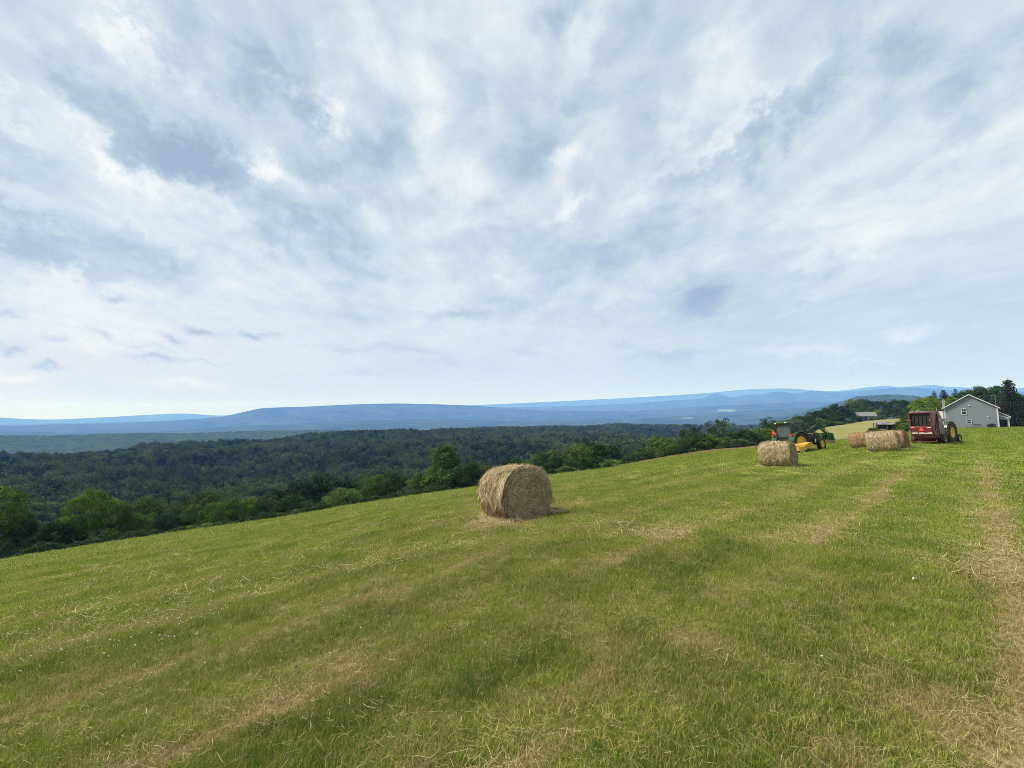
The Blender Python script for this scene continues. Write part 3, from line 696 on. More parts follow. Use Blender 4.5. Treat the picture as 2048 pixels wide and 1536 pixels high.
HL = [
 ('r3', 1872, 796, 60, 220, L_DARK, 'dark tree in the gap left of the chimney of the grey house'),
 ('r4', 1900, 790, 50, 232, L_MID, 'rounded green tree filling the gap between chimney and spruces'),
 ('r1', 1845, 798, 56, 228, L_MID, 'green treetop over the left end of the wide lit tree'),
 ('r2', 1930, 786, 46, 240, L_DARK, 'dark treetop behind the left roof slope of the grey house'),
 ('r1', 1836, 806, 52, 215, L_DARK, 'dark shaded tree directly above the red baler'),
 ('r4', 1824, 830, 44, 190, L_DARK, 'dark low tree left of the red baler, above the round bales'),
 ('layer', 1862, 788, 82, 205, L_BRIGHT, 'wide lit tree with layered branches between baler and chimney'),
 ('r2', 1884, 800, 56, 195, L_MID, 'green tree behind the chimney of the grey house'),
 ('r3', 1850, 812, 56, 185, L_MID, 'lower green tree right behind the baler'),
 ('spruce2', 1877, 779, 30, 260, L_CON, 'small dark conifer tip above the wide lit tree'),
 ('spruce', 1896, 777, 42, 230, L_RED, 'reddish dark spruce between chimney and roof'),
 ('spruce2', 1920, 775, 42, 245, L_CON, 'green spruce with drooping boughs above the left roof slope'),
 ('r2', 1912, 792, 40, 225, L_BRIGHT, 'light green tree below the two spruces behind the roof'),
 ('r1', 1948, 774, 52, 235, L_DARK, 'dark tree just above the roof ridge'),
 ('r3', 1978, 768, 72, 225, L_DARK, 'big dark tree behind the right roof slope'),
 ('r4', 2000, 770, 60, 215, L_DARK, 'dark tree between the roof slope and the towering evergreen'),
 ('cedar', 2028, 752, 66, 178, L_CON, 'towering dark evergreen right of the grey house'),
 ('cedar', 2010, 800, 50, 172, L_RED, 'lower brownish evergreen behind the porch'),
 ('r4', 2050, 786, 70, 215, L_DARK, 'dark tree in the shade behind the towering evergreen at the right border'),
 ('r2', 2062, 800, 66, 200, L_DARK, 'dark tree cut off by the right border of the picture'),
]
for t_ in HL:
    ev = t_[0] in ('spruce', 'spruce2', 'cedar')
    ptree(*t_[:7], group=G3, name='evergreen_tree' if ev else 'broadleaf_tree')

# ------------------------------------------------------------------ scatter (geometry nodes)
def scatter(name, pts, eul, scl, idx, protos, attrs=None, **props):
    """pts (n,3), eul (n,3), scl (n,3), idx (n)"""
    c = bpy.data.collections.new(name + '_kinds')
    for i, me_ in enumerate(protos):
        c.objects.link(bpy.data.objects.new(f'{name}_kind_{i:02d}', me_))
    me = bpy.data.meshes.new(name); me.vertices.add(len(pts)); me.vertices.foreach_set('co', np.asarray(pts, np.float32).ravel())
    for nm, ty, dat, key in (('rot', 'FLOAT_VECTOR', eul, 'vector'), ('scl', 'FLOAT_VECTOR', scl, 'vector'), ('pick', 'INT', idx, 'value')):
        a = me.attributes.new(nm, ty, 'POINT'); a.data.foreach_set(key, np.asarray(dat, np.int32 if ty == 'INT' else np.float32).ravel())
    for nm, dat in (attrs or {}).items():
        a = me.attributes.new(nm, 'FLOAT', 'POINT'); a.data.foreach_set('value', np.asarray(dat, np.float32).ravel())
    o = link(name, me, **props)
    ng = bpy.data.node_groups.new(name + '_nodes', 'GeometryNodeTree')
    ng.interface.new_socket('Geometry', in_out='INPUT', socket_type='NodeSocketGeometry'); ng.interface.new_socket('Geometry', in_out='OUTPUT', socket_type='NodeSocketGeometry')
    gi = ng.nodes.new('NodeGroupInput'); go = ng.nodes.new('NodeGroupOutput'); ip = ng.nodes.new('GeometryNodeInstanceOnPoints')
    ci = ng.nodes.new('GeometryNodeCollectionInfo'); ci.inputs['Collection'].default_value = c; ci.inputs['Separate Children'].default_value = True; ci.inputs['Reset Children'].default_value = True
    def na(nm, ty):
        n = ng.nodes.new('GeometryNodeInputNamedAttribute'); n.data_type = ty; n.inputs['Name'].default_value = nm; return n.outputs['Attribute']
    e2r = ng.nodes.new('FunctionNodeEulerToRotation')
    ng.links.new(na('rot', 'FLOAT_VECTOR'), e2r.inputs[0]); ng.links.new(e2r.outputs[0], ip.inputs['Rotation'])
    ng.links.new(na('scl', 'FLOAT_VECTOR'), ip.inputs['Scale']); ng.links.new(na('pick', 'INT'), ip.inputs['Instance Index'])
    ip.inputs['Pick Instance'].default_value = True
    ng.links.new(gi.outputs[0], ip.inputs['Points']); ng.links.new(ci.outputs[0], ip.inputs['Instance']); ng.links.new(ip.outputs[0], go.inputs[0])
    md = o.modifiers.new('scatter', 'NODES'); md.node_group = ng
    return o
def polar_pts(n, r0, r1, th0, th1, rng, power=1.0):
    """density falls as r grows with power"""
    u = rng.uniform(0, 1, n)
    e = 2 - power
    r = (r0 ** e + u * (r1 ** e - r0 ** e)) ** (1 / e) if abs(e) > 1e-6 else r0 * (r1 / r0) ** u
    th = rng.uniform(th0, th1, n)
    return r * np.sin(th), r * np.cos(th), r, th

# valley forest
rng = np.random.default_rng(5)
F_MESH = []
FM = leafmat('forest_leaves', (.014, .032, .010), (.118, .165, .042), .2, .012)
FM2 = leafmat('forest_leaves_dark', (.010, .024, .010), (.040, .062, .022), .15, .012)
for i in range(6):
    v, f, C = crown(100 + i, 'round' if i < 5 else 'cone', n_cl=26, per=34, leaf=.042, cr_=.17)
    F_MESH.append(mesh_from('forest_crown', v, f, FM if i not in (2, 5) else FM2))
px_, py_, r_, th_ = polar_pts(47000, 100, 2300, math.radians(-66), math.radians(41), rng, power=1.15)
crest_r = np.interp(th_, [float(kth(p, 900)[1]) for p in (0, 520, 730, 950, 1100, 1250, 1410, 1560, 1651, 1760)], [760, 950, 1000, 1350, 1750, 1950, 2100, 2200, 2200, 2200])
woodstart = np.interp(th_, [a for a, b in WD], [b for a, b in WD])
keep = (r_ < crest_r) & (r_ > np.maximum(woodstart + 22, 122)) & ~((r_ < 420) & (th_ > float(kth(1540, 900)[1]))) & ~((r_ < 300) & (th_ > float(kth(1200, 900)[1])))
px_, py_, r_, th_ = (a[keep] for a in (px_, py_, r_, th_))
# thin to a minimum spacing with a hashed grid
cell = 5.2 + r_ / 260
key = (np.floor(px_ / cell) * 73856093).astype(np.int64) ^ (np.floor(py_ / cell) * 19349663).astype(np.int64)
_, ui = np.unique(key, return_index=True)
px_, py_, r_, th_ = (a[ui] for a in (px_, py_, r_, th_))
grove = fbm(px_ / 130, py_ / 130, 71, 3)          # stands of taller and of younger trees
hh = (7.5 + 10 * np.clip((grove - .36) * 3.2, 0, 1) + rng.uniform(-1.5, 4, len(px_)))
ww = np.clip(hh * rng.uniform(.55, .85, len(px_)), 5, 13) * (1 + r_ / 4500)
pz = zt(px_, py_) - .12 * hh
idx = rng.integers(0, 5, len(px_)); idx[rng.uniform(size=len(px_)) < .05] = 5
for k in ('r1', 'r2', 'r3', 'r4'):
    q = PROTO[k][0].copy(); q.materials[0] = FM if k != 'r3' else FM2; F_MESH.append(q)
near_ = r_ < 330; idx[near_] = rng.integers(6, 10, near_.sum()); ww = np.where(near_, np.maximum(ww, hh * .8), ww)
scatter('forest', np.stack([px_, py_, pz], 1), np.stack([0 * px_, 0 * px_, rng.uniform(0, 6.28, len(px_))], 1), np.stack([ww, ww, hh], 1), idx, F_MESH, kind='stuff',
        label='dense dark green forest covering the valley slopes beyond the field')
# undergrowth below the edge trees
rng = np.random.default_rng(6)
n = 1500
th_ = rng.uniform(float(kth(-250, 900)[1]), float(kth(1478, 900)[1]), n)
rb = np.interp(th_, [a for a, b in WD], [b for a, b in WD])
r_ = rb + rng.uniform(-1, 26, n)
ux, uy = r_ * np.sin(th_), r_ * np.cos(th_); uh = rng.uniform(1.6, 3.8, n) * np.where(th_ > float(kth(1150, 900)[1]), .7, 1) * (1 + .25 * (fbm(th_ * 30, th_ * 0, 4, 2) - .5)); uw = uh * rng.uniform(.9, 1.6, n)
shp = []
for i, (k, m_) in enumerate((('r1', L_DARK), ('r2', L_DARK), ('r4', L_DARK), ('s2', L_MID))):
    q = PROTO[k][0].copy(); q.materials[0] = m_; shp.append(q)
scatter('undergrowth', np.stack([ux, uy, zt(ux, uy) - .2], 1), np.stack([0 * ux, 0 * ux, rng.uniform(0, 6.28, n)], 1), np.stack([uw, uw, uh], 1), rng.integers(0, 4, n), shp, kind='stuff',
        label='tangled green undergrowth along the lower field edge under the trees')

# ------------------------------------------------------------------ grass
def blademat(name, greens, drys, transl=.35):
    m = bpy.data.materials.new(name); m.use_nodes = True; t = m.node_tree; t.nodes.clear()
    o = N(t, 'ShaderNodeOutputMaterial'); g = N(t, 'ShaderNodeNewGeometry')
    ai = N(t, 'ShaderNodeAttribute', attribute_name='dryness', attribute_type='INSTANCER').outputs['Fac']
    at = N(t, 'ShaderNodeAttribute', attribute_name='tint', attribute_type='INSTANCER').outputs['Fac']
    hgt = N(t, 'ShaderNodeAttribute', attribute_name='along').outputs['Fac']
    rnd = g.outputs['Random Per Island']
    gr = mixc(t, rnd, greens[0], greens[1]); gr = mixc(t, at, gr, greens[2])
    dr_ = mixc(t, rnd, drys[0], drys[1])
    # a blade is dry when its own random number falls below the clump's dryness
    cmp = N(t, 'ShaderNodeMath', operation='SUBTRACT'); t.links.new(ai, cmp.inputs[0])
    r2 = N(t, 'ShaderNodeMath', operation='FRACT'); r3 = N(t, 'ShaderNodeMath', operation='MULTIPLY'); t.links.new(rnd, r3.inputs[0]); r3.inputs[1].default_value = 7.31; t.links.new(r3.outputs[0], r2.inputs[0])
    t.links.new(r2.outputs[0], cmp.inputs[1]); fac = mrange(t, cmp.outputs[0], -.08, .08)
    c = mixc(t, fac, gr, dr_)
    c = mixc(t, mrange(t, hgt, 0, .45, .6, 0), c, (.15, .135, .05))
    b = N(t, 'ShaderNodeBsdfPrincipled'); b.inputs['Roughness'].default_value = .7; b.inputs['Specular IOR Level'].default_value = .10
    tr = N(t, 'ShaderNodeBsdfTranslucent'); ms = N(t, 'ShaderNodeMixShader'); ms.inputs[0].default_value = transl
    t.links.new(c, b.inputs['Base Color']); t.links.new(c, tr.inputs[0]); t.links.new(b.outputs[0], ms.inputs[1]); t.links.new(tr.outputs[0], ms.inputs[2]); t.links.new(ms.outputs[0], o.inputs[0])
    return m
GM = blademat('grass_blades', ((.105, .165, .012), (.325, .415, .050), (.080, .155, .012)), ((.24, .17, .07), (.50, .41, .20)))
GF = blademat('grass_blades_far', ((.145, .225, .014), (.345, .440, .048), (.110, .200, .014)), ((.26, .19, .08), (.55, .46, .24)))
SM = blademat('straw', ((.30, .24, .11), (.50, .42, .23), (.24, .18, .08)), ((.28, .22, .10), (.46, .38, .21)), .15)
def tuft(seed, n, rad, h0, h1, wid, lean=.5, curl=.5, mat=None, segs=3, flat=False):
    rng = np.random.default_rng(seed); V_ = []; F_ = []; A = []
    for i in range(n):
        a = rng.uniform(0, 2 * PI); q = rad * math.sqrt(rng.uniform()); p = np.array([math.cos(a) * q, math.sin(a) * q, 0 if not flat else rng.uniform(.0, .03)])
        d = rng.uniform(0, 2 * PI); L = rng.uniform(h0, h1); ln = abs(rng.normal()) * lean; dirv = np.array([math.cos(d), math.sin(d), 0])
        side = np.array([-math.sin(d), math.cos(d), 0]); tw = rng.uniform(-1, 1); side = side * math.cos(tw) + dirv * math.sin(tw)
        w = wid * rng.uniform(.6, 1.3); base = len(V_); ang = ln
        bend = rng.uniform(-1, 1) * curl
        for s in range(segs + 1):
            t_ = s / segs; ww_ = w * (1 - t_ ** 1.5) + w * .08
            if flat: ww_ = w * (.8 if s in (0, segs) else 1)
            V_ += [p - side * ww_, p + side * ww_]; A += [t_, t_]
            if flat:
                d2 = d + bend * t_; stp = np.array([math.cos(d2), math.sin(d2), rng.normal() * .10])
            else:
                ang = ln + curl * t_ * t_ * (1 + .5 * bend); stp = dirv * math.sin(ang) + np.array([0, 0, math.cos(ang)])
            p = p + stp * L / segs
        for s in range(segs): F_.append([base + 2 * s, base + 2 * s + 1, base + 2 * s + 3, base + 2 * s + 2])
    V_ = np.array(V_)
    if flat: V_[:, 2] = np.maximum(V_[:, 2], .002)
    return mesh_from('tuft', V_, np.array(F_), mat, dict(along=A))
def grass_band(name, n, r0, r1, protos, sc0, sc1, seed, power, label, dens=None, thm=64, dry_gain=1.0, th0=-64):
    rng = np.random.default_rng(seed)
    x, y, r, th = polar_pts(n, r0, r1, math.radians(th0), math.radians(thm), rng, power)
    m, wd = cover(x, y); d = dry(x, y); pat = .86 * fbm(rowu(x, y) * 2.0, (x + y) * 1.1, 81, 5, .65) + .14 * (.5 + .5 * np.sin(rowu(x, y) * 2 * PI / 1.77 - 1.0))
    k = (m < .5) & (wd < .5)
    if dens is not None: k &= rng.uniform(size=n) < dens(d, pat)
    x, y, r, d, pat = (a[k] for a in (x, y, r, d, pat)); n = len(x)
    s = sc0 + (sc1 - sc0) * (r - r0) / (r1 - r0)
    lush = np.clip((pat - .35) * 3, 0, 1) * (1 - .6 * d)
    s = s * rng.uniform(.75, 1.25, n); hs = s * (.7 + .5 * lush)
    far = np.clip((r - 8) / 25, 0, 1)
    dd = np.clip(.33 - .20 * far + (.95 - .35 * far) * d + .22 * (fbm(x * 3, y * 3, 91, 2) - .45), 0, .95) * dry_gain
    return scatter(name, np.stack([x, y, zt(x, y) - .004], 1), np.stack([rng.normal(size=n) * .08, rng.normal(size=n) * .08, rng.uniform(0, 6.28, n)], 1),
            np.stack([s, s, hs], 1), rng.integers(0, len(protos), n), protos, dict(dryness=dd, tint=np.clip(lush * .9 + rng.normal(size=n) * .15, 0, 1)), kind='stuff', label=label)
near_t = [tuft(i, 48, .075, .018, .052, .0013, .5, .7, GM, 3) for i in range(5)] + [tuft(10 + i, 22, .05, .03, .085, .0016, .35, .8, GM, 4) for i in range(3)]
mid_t = [tuft(20 + i, 60, .14, .02, .06, .0030, .5, .6, GF, 2) for i in range(5)]
far_t = [tuft(30 + i, 90, .34, .035, .085, .0075, .5, .5, GF, 2) for i in range(5)]
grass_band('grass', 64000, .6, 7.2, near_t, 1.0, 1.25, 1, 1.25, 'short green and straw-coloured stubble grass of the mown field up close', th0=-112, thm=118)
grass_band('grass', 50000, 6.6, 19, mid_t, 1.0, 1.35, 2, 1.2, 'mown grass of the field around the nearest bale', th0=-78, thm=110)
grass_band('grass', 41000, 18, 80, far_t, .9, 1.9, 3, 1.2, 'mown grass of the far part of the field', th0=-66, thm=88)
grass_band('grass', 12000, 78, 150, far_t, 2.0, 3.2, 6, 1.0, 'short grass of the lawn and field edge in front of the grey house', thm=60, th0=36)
# the wisps of cut hay lying in rows
straw_t = [tuft(50 + i, 10, .30, .03, .13, .0009, 0, .5, SM, 3, flat=True) for i in range(8)]
straw_m = [tuft(60 + i, 18, .40, .08, .24, .0026, 0, .5, SM, 2, flat=True) for i in range(5)]
def straw_band(n, r0, r1, protos, seed, thr, sc, label, power=1.2):
    rng = np.random.default_rng(seed); x, y, r, th = polar_pts(int(n * 1.45), r0, r1, math.radians(-80), math.radians(100), rng, power); n = len(x)
    d = dry(x, y); m, wd = cover(x, y)
    k = (m < .5) & (rng.uniform(size=n) < np.clip((d - thr) * 1.4, .035, .8)); x, y, r, d = (a[k] for a in (x, y, r, d)); n = len(x)
    s = sc * rng.uniform(.7, 1.2, n)
    scatter('cut_hay', np.stack([x, y, zt(x, y) + .012 + .03 * rng.uniform(size=n)], 1), np.stack([rng.normal(size=n) * .12, rng.normal(size=n) * .12, rng.uniform(0, 6.28, n)], 1),
            np.stack([s, s, s], 1), rng.integers(0, len(protos), n), protos, dict(dryness=np.full(n, .5), tint=rng.uniform(0, .6, n)), kind='stuff', label=label)
straw_band(42000, .75, 8, straw_t, 4, .48, 1.0, 'thin wisps of dry cut hay lying in rows on the near stubble')
straw_band(44000, 7.0, 48, straw_m, 5, .40, 1.15, 'pale streaks of dry cut hay lying in rows up the field')
# rusty seed-head grass along the far field edge
tall_t = [tuft(70 + i, 46, .35, .30, .62, .012, .22, .4, leafmat('seed_heads', (.22, .16, .07), (.46, .36, .18), .3, .5) if i == 0 else None, 2) for i in range(1)]
rng = np.random.default_rng(8)
n = 3800; th_ = rng.uniform(float(kth(1235, 900)[1]), float(kth(1600, 900)[1]), n); rb = np.interp(th_, mb_th, mb_r); r_ = rb + rng.uniform(0, 1, n) ** 1.5 * 9
x, y = r_ * np.sin(th_), r_ * np.cos(th_); kp = rng.uniform(size=n) < np.clip((th_ - kth(1235, 900)[1]) * 6, .1, 1); th_, r_, rb = th_[kp], r_[kp], rb[kp]; n = len(th_); x, y = r_ * np.sin(th_), r_ * np.cos(th_)
s = rng.uniform(.4, .8, n)
scatter('tall_grass', np.stack([x, y, zt(x, y) - .02], 1), np.stack([0 * x, 0 * x, rng.uniform(0, 6.28, n)], 1), np.stack([s, s, s * .8], 1), np.zeros(n), tall_t, kind='stuff',
        label='fringe of unmown rusty tan grass along the far edge of the mown field')
# broad-leaved weeds
rng = np.random.default_rng(14); x, y, r, th = polar_pts(420, 1.2, 9, math.radians(-62), math.radians(62), rng, 1.2); k = dry(x, y) < .35; x, y = x[k], y[k]; n = len(x)
WM = blademat('weed_leaves', ((.10, .19, .025), (.16, .26, .04), (.08, .15, .03)), ((.12, .13, .03), (.2, .2, .05)), .2)
weed_t = [tuft(90 + i, 9, .015, .015, .035, .005, 1.2, .5, WM, 3) for i in range(3)]; s = rng.uniform(.6, 1.5, n)
scatter('weeds', np.stack([x, y, zt(x, y) + .015], 1), np.stack([0 * x, 0 * x, rng.uniform(0, 6.28, n)], 1), np.stack([s, s, s], 1), rng.integers(0, 3, n), weed_t, dict(dryness=np.full(n, .1), tint=rng.uniform(0, 1, n)), kind='stuff', label='small broad-leaved weeds scattered through the near stubble')
# clover heads
cm = pmat('clover_white', (.62, .60, .55), .8, scale=90, var=.3)
bm = bmesh.new(); bmesh.ops.create_icosphere(bm, subdivisions=1, radius=.0085, matrix=Matrix.Translation((0, 0, .05)))
me = bpy.data.meshes.new('clover_head'); bm.to_mesh(me); bm.free(); me.materials.append(cm)
rng = np.random.default_rng(9); pts = []
for (p, q, n, sd) in [(160, 1218, 10, .25), (370, 1240, 7, .2), (440, 1230, 9, .12), (230, 1215, 7, .35), (95, 1322, 9, .22), (180, 1325, 8, .2), (350, 1250, 12, .3), (60, 1260, 9, .4), (400, 1212, 6, .4), (640, 1310, 2, .2), (1836, 1168, 3, .05), (1660, 1330, 1, .1), (120, 1290, 8, .5), (300, 1300, 7, .5)]:
    c = hit(p, q)
    for _ in range(n): pts.append((c.x + rng.normal() * sd, c.y + rng.normal() * sd))
pts = np.array(pts); n = len(pts)
scatter('clover_flowers', np.stack([pts[:, 0], pts[:, 1], zt(pts[:, 0], pts[:, 1])], 1), np.zeros((n, 3)), np.tile(rng.uniform(.8, 1.2, n)[:, None], (1, 3)), np.zeros(n), [me], kind='stuff',
        label='tiny white clover heads dotted in the grass at the lower left')

# ------------------------------------------------------------------ mesh builders
def BM(): return bmesh.new()
def box(bm, c, s, bev=0.0, rot=None, taper=None):
    r = bmesh.ops.create_cube(bm, size=1.0); vs = r['verts']
    for v in vs:
        if taper and v.co.z > 0: v.co.x *= taper[0]; v.co.y *= taper[1]
        v.co = Vector((v.co.x * s[0], v.co.y * s[1], v.co.z * s[2]))
    if bev > 0:
        es = list({e for v in vs for e in v.link_edges})
        o = bmesh.ops.bevel(bm, geom=es, offset=bev, segments=2, affect='EDGES', profile=.6)
        vs = list({v for f in o['faces'] for v in f.verts} | {v for v in vs if v.is_valid})
    Mx = Matrix.Translation(c) @ (Euler(rot).to_matrix().to_4x4() if rot else Matrix())
    bmesh.ops.transform(bm, matrix=Mx, verts=vs)
def rod(bm, p0, p1, r0, r1=None, seg=8, caps=True):
    r1 = r0 if r1 is None else r1; p0 = Vector(p0); p1 = Vector(p1); d = p1 - p0
    q = bmesh.ops.create_cone(bm, cap_ends=caps, segments=seg, radius1=r0, radius2=r1, depth=d.length)
    bmesh.ops.transform(bm, matrix=Matrix.Translation((p0 + p1) / 2) @ d.to_track_quat('Z', 'Y').to_matrix().to_4x4(), verts=q['verts'])
def beam(bm, p0, p1, w, h, bev=.0, roll=0):
    p0 = Vector(p0); p1 = Vector(p1); d = p1 - p0
    r = bmesh.ops.create_cube(bm, size=1.0); vs = r['verts']
    for v in vs: v.co = Vector((v.co.x * w, v.co.y * h, v.co.z * d.length))
    bmesh.ops.transform(bm, matrix=Matrix.Translation((p0 + p1) / 2) @ d.to_track_quat('Z', 'Y').to_matrix().to_4x4() @ Matrix.Rotation(roll, 4, 'Z'), verts=vs)
def prism(bm, pts, y0, y1, plane='xz'):
    def P3(a, b, t): return (a, t, b) if plane == 'xz' else ((a, b, t) if plane == 'xy' else (t, a, b))
    A = [bm.verts.new(P3(a, b, y0)) for a, b in pts]; B = [bm.verts.new(P3(a, b, y1)) for a, b in pts]
    bm.faces.new(A); bm.faces.new(B[::-1]); n = len(pts)
    for i in range(n): bm.faces.new((A[i], B[i], B[(i + 1) % n], A[(i + 1) % n]))
def lathe(bm, prof, seg=40, c=(0, 0, 0), closed=False):   # prof: (radius, y) turned about the y axis
    rings = []
    for r, y in prof: rings.append([bm.verts.new((c[0] + r * math.cos(a), c[1] + y, c[2] + r * math.sin(a))) for a in np.linspace(0, 2 * PI, seg, endpoint=False)])
    m = len(rings)
    for k in range(m if closed else m - 1):
        A = rings[k]; B = rings[(k + 1) % m]
        for i in range(seg): bm.faces.new((A[i], A[(i + 1) % seg], B[(i + 1) % seg], B[i]))
def part(name, bm, mat, parent=None, smooth=False, loc=None, rot=None, **props):
    bmesh.ops.recalc_face_normals(bm, faces=bm.faces)
    me = bpy.data.meshes.new(name); bm.to_mesh(me); bm.free(); me.materials.append(mat)
    if smooth:
        me.polygons.foreach_set('use_smooth', [True] * len(me.polygons))
        try: me.set_sharp_from_angle(angle=math.radians(38))
        except Exception: pass
    o = link(name, me, parent, **props)
    if loc: o.location = loc
    if rot: o.rotation_euler = rot
    return o
def thing(name, label, cat, loc, mat3=None, rotz=0, group=None):
    o = bpy.data.objects.new(name, None); COL.objects.link(o); o['label'] = label; o['category'] = cat; o.empty_display_size = .3
    if group: o['group'] = group
    if mat3 is not None: o.matrix_world = Matrix.Translation(loc) @ mat3.to_4x4()
    else: o.location = loc; o.rotation_euler = (0, 0, rotz)
    return o
def on_slope(x, y, heading, amount=1.0):
    n = Vector((0, 0, 1)).lerp(gnormal(x, y), amount).normalized(); f = Vector((math.cos(heading), math.sin(heading), 0)); f = (f - n * f.dot(n)).normalized(); l = n.cross(f)
    return Matrix(((f.x, l.x, n.x), (f.y, l.y, n.y), (f.z, l.z, n.z)))

# paints
green_p = pmat('green_paint', (.007, .050, .014), .35, var=.4, scale=3, dirt=(.09, .085, .05), dirt_amt=.35)
yellow_p = pmat('yellow_paint', (.80, .56, .025), .4, scale=5, dirt=(.28, .19, .06), dirt_amt=.6)
canvas_p = pmat('yellow_canvas', (.50, .27, .022), .75, scale=4, dirt=(.36, .21, .04), dirt_amt=.7, bump=.3)
rubber = pmat('rubber', (.014, .014, .015), .8, scale=6, dirt=(.07, .062, .045), dirt_amt=.5, bump=.2)
belt_m = pmat('belt_rubber', (.006, .006, .007), .8, scale=4, dirt=(.022, .021, .019), dirt_amt=.5)
black_m = pmat('black_metal', (.018, .018, .02), .45, var=.4, scale=5, dirt=(.06, .055, .045), dirt_amt=.4)
steel = pmat('worn_steel', (.32, .32, .31), .45, .6, var=.5, scale=9)
maroon = pmat('maroon_paint', (.125, .014, .018), .42, scale=3.5, dirt=(.11, .05, .04), dirt_amt=.55)
orange_m = pmat('signal_orange', (.85, .07, .012), .6, var=.12, scale=3)
redtrim = pmat('signal_red', (.45, .012, .015), .5, var=.2, scale=5)
white_p = pmat('white_lettering', (.75, .74, .72), .5, var=.25, scale=20)
lamp_red = pmat('red_lens', (.55, .03, .02), .25, var=.2)
lamp_amb = pmat('amber_lens', (.7, .22, .03), .25, var=.2)
lamp_clr = pmat('clear_lens', (.6, .62, .62), .2, var=.2)
seat_m = pmat('seat_vinyl', (.02, .02, .02), .6, var=.4)
def glassmat():
    m, t, b = newmat('cab_glass'); b.inputs['Base Color'].default_value = (.55, .66, .66, 1); b.inputs['Roughness'].default_value = .06
    b.inputs['Transmission Weight'].default_value = 0.0; b.inputs['Alpha'].default_value = .42
    n = posnoise(t, 3, 3); bb = mixc(t, n, (.05, .07, .075), (.13, .16, .17)); t.links.new(bb, b.inputs['Base Color']); return m
cab_glass = glassmat()
pane_m = pmat('window_glass', (.035, .045, .055), .06, var=.4, scale=2)

def wheel(parent, x, y, R, w, side, lug=.035, nl=20, rimfrac=.56, rim_mat=None, name='wheel'):
    """side=-1: outer face towards -y"""
    bm = BM(); ri = R * rimfrac; h = w / 2
    lathe(bm, [(ri, -h * .72), (ri + (R - ri) * .35, -h * .98), (R * .90, -h * .96), (R * .975, -h * .72), (R * .99, 0), (R * .975, h * .72), (R * .90, h * .96), (ri + (R - ri) * .35, h * .98), (ri, h * .72), (ri * .97, 0)], 44, closed=True)
    if lug:
        for i in range(nl):
            for s in (-1, 1):
                a = 2 * PI * (i + (.5 if s > 0 else 0)) / nl
                for k in range(3):   # each chevron bar in short pieces that follow the curve
                    aa = a + s * 0 + .11 * (k - 1) * (22 / nl); yy = s * h * (.22 + .3 * k)
                    c = Vector((math.cos(aa) * R * (1 - .008 * k), yy, math.sin(aa) * R * (1 - .008 * k)))
                    r = bmesh.ops.create_cube(bm, size=1.0)
                    Mx = Matrix.Translation(c) @ Matrix.Rotation(-aa, 4, 'Y') @ Matrix.Rotation(s * .55, 4, 'X') @ Matrix.Diagonal((lug * 2.2, h * .42, .045 * (R / .85), 1))
                    bmesh.ops.transform(bm, matrix=Mx, verts=r['verts'])
    t = part(name, bm, rubber, parent, smooth=True, loc=(x, y, R))
    bm = BM(); s = side
    lathe(bm, [(ri * 1.0, s * h * .74), (ri * .98, s * h * .80), (ri * .90, s * h * .74), (ri * .82, s * h * .30), (ri * .62, s * h * .22), (ri * .34, s * h * .30), (ri * .30, s * h * .55), (.001, s * h * .58)], 36)
    lathe(bm, [(ri * .985, -s * h * .7), (ri * .80, -s * h * .4), (ri * .80, s * h * .25)], 36)
    for i in range(8):
        a = 2 * PI * i / 8; rod(bm, (math.cos(a) * ri * .48, s * h * .2, math.sin(a) * ri * .48), (math.cos(a) * ri * .48, s * h * .36, math.sin(a) * ri * .48), ri * .045, seg=6)
    part('rim', bm, rim_mat or yellow_p, t, smooth=True)
    return t
def smv(parent, loc, size, rot):   # slow-vehicle triangle: orange inside, dark red border
    bm = BM(); a = size; h = a * .866
    prism(bm, [(-a / 2, -h / 3), (-a / 2 + .05, -h / 3 - .03), (a / 2 - .05, -h / 3 - .03), (a / 2, -h / 3), (.03, h * 2 / 3), (-.03, h * 2 / 3)], -.004, .004)
    o = part('warning_triangle', bm, redtrim, parent, loc=loc, rot=rot)
    bm = BM(); k = .80
    prism(bm, [(-a / 2 * k, -h / 3 * k), (a / 2 * k, -h / 3 * k), (0, h * 2 / 3 * k)], -.010, -.006)
    part('orange_center', bm, orange_m, o)
    return o

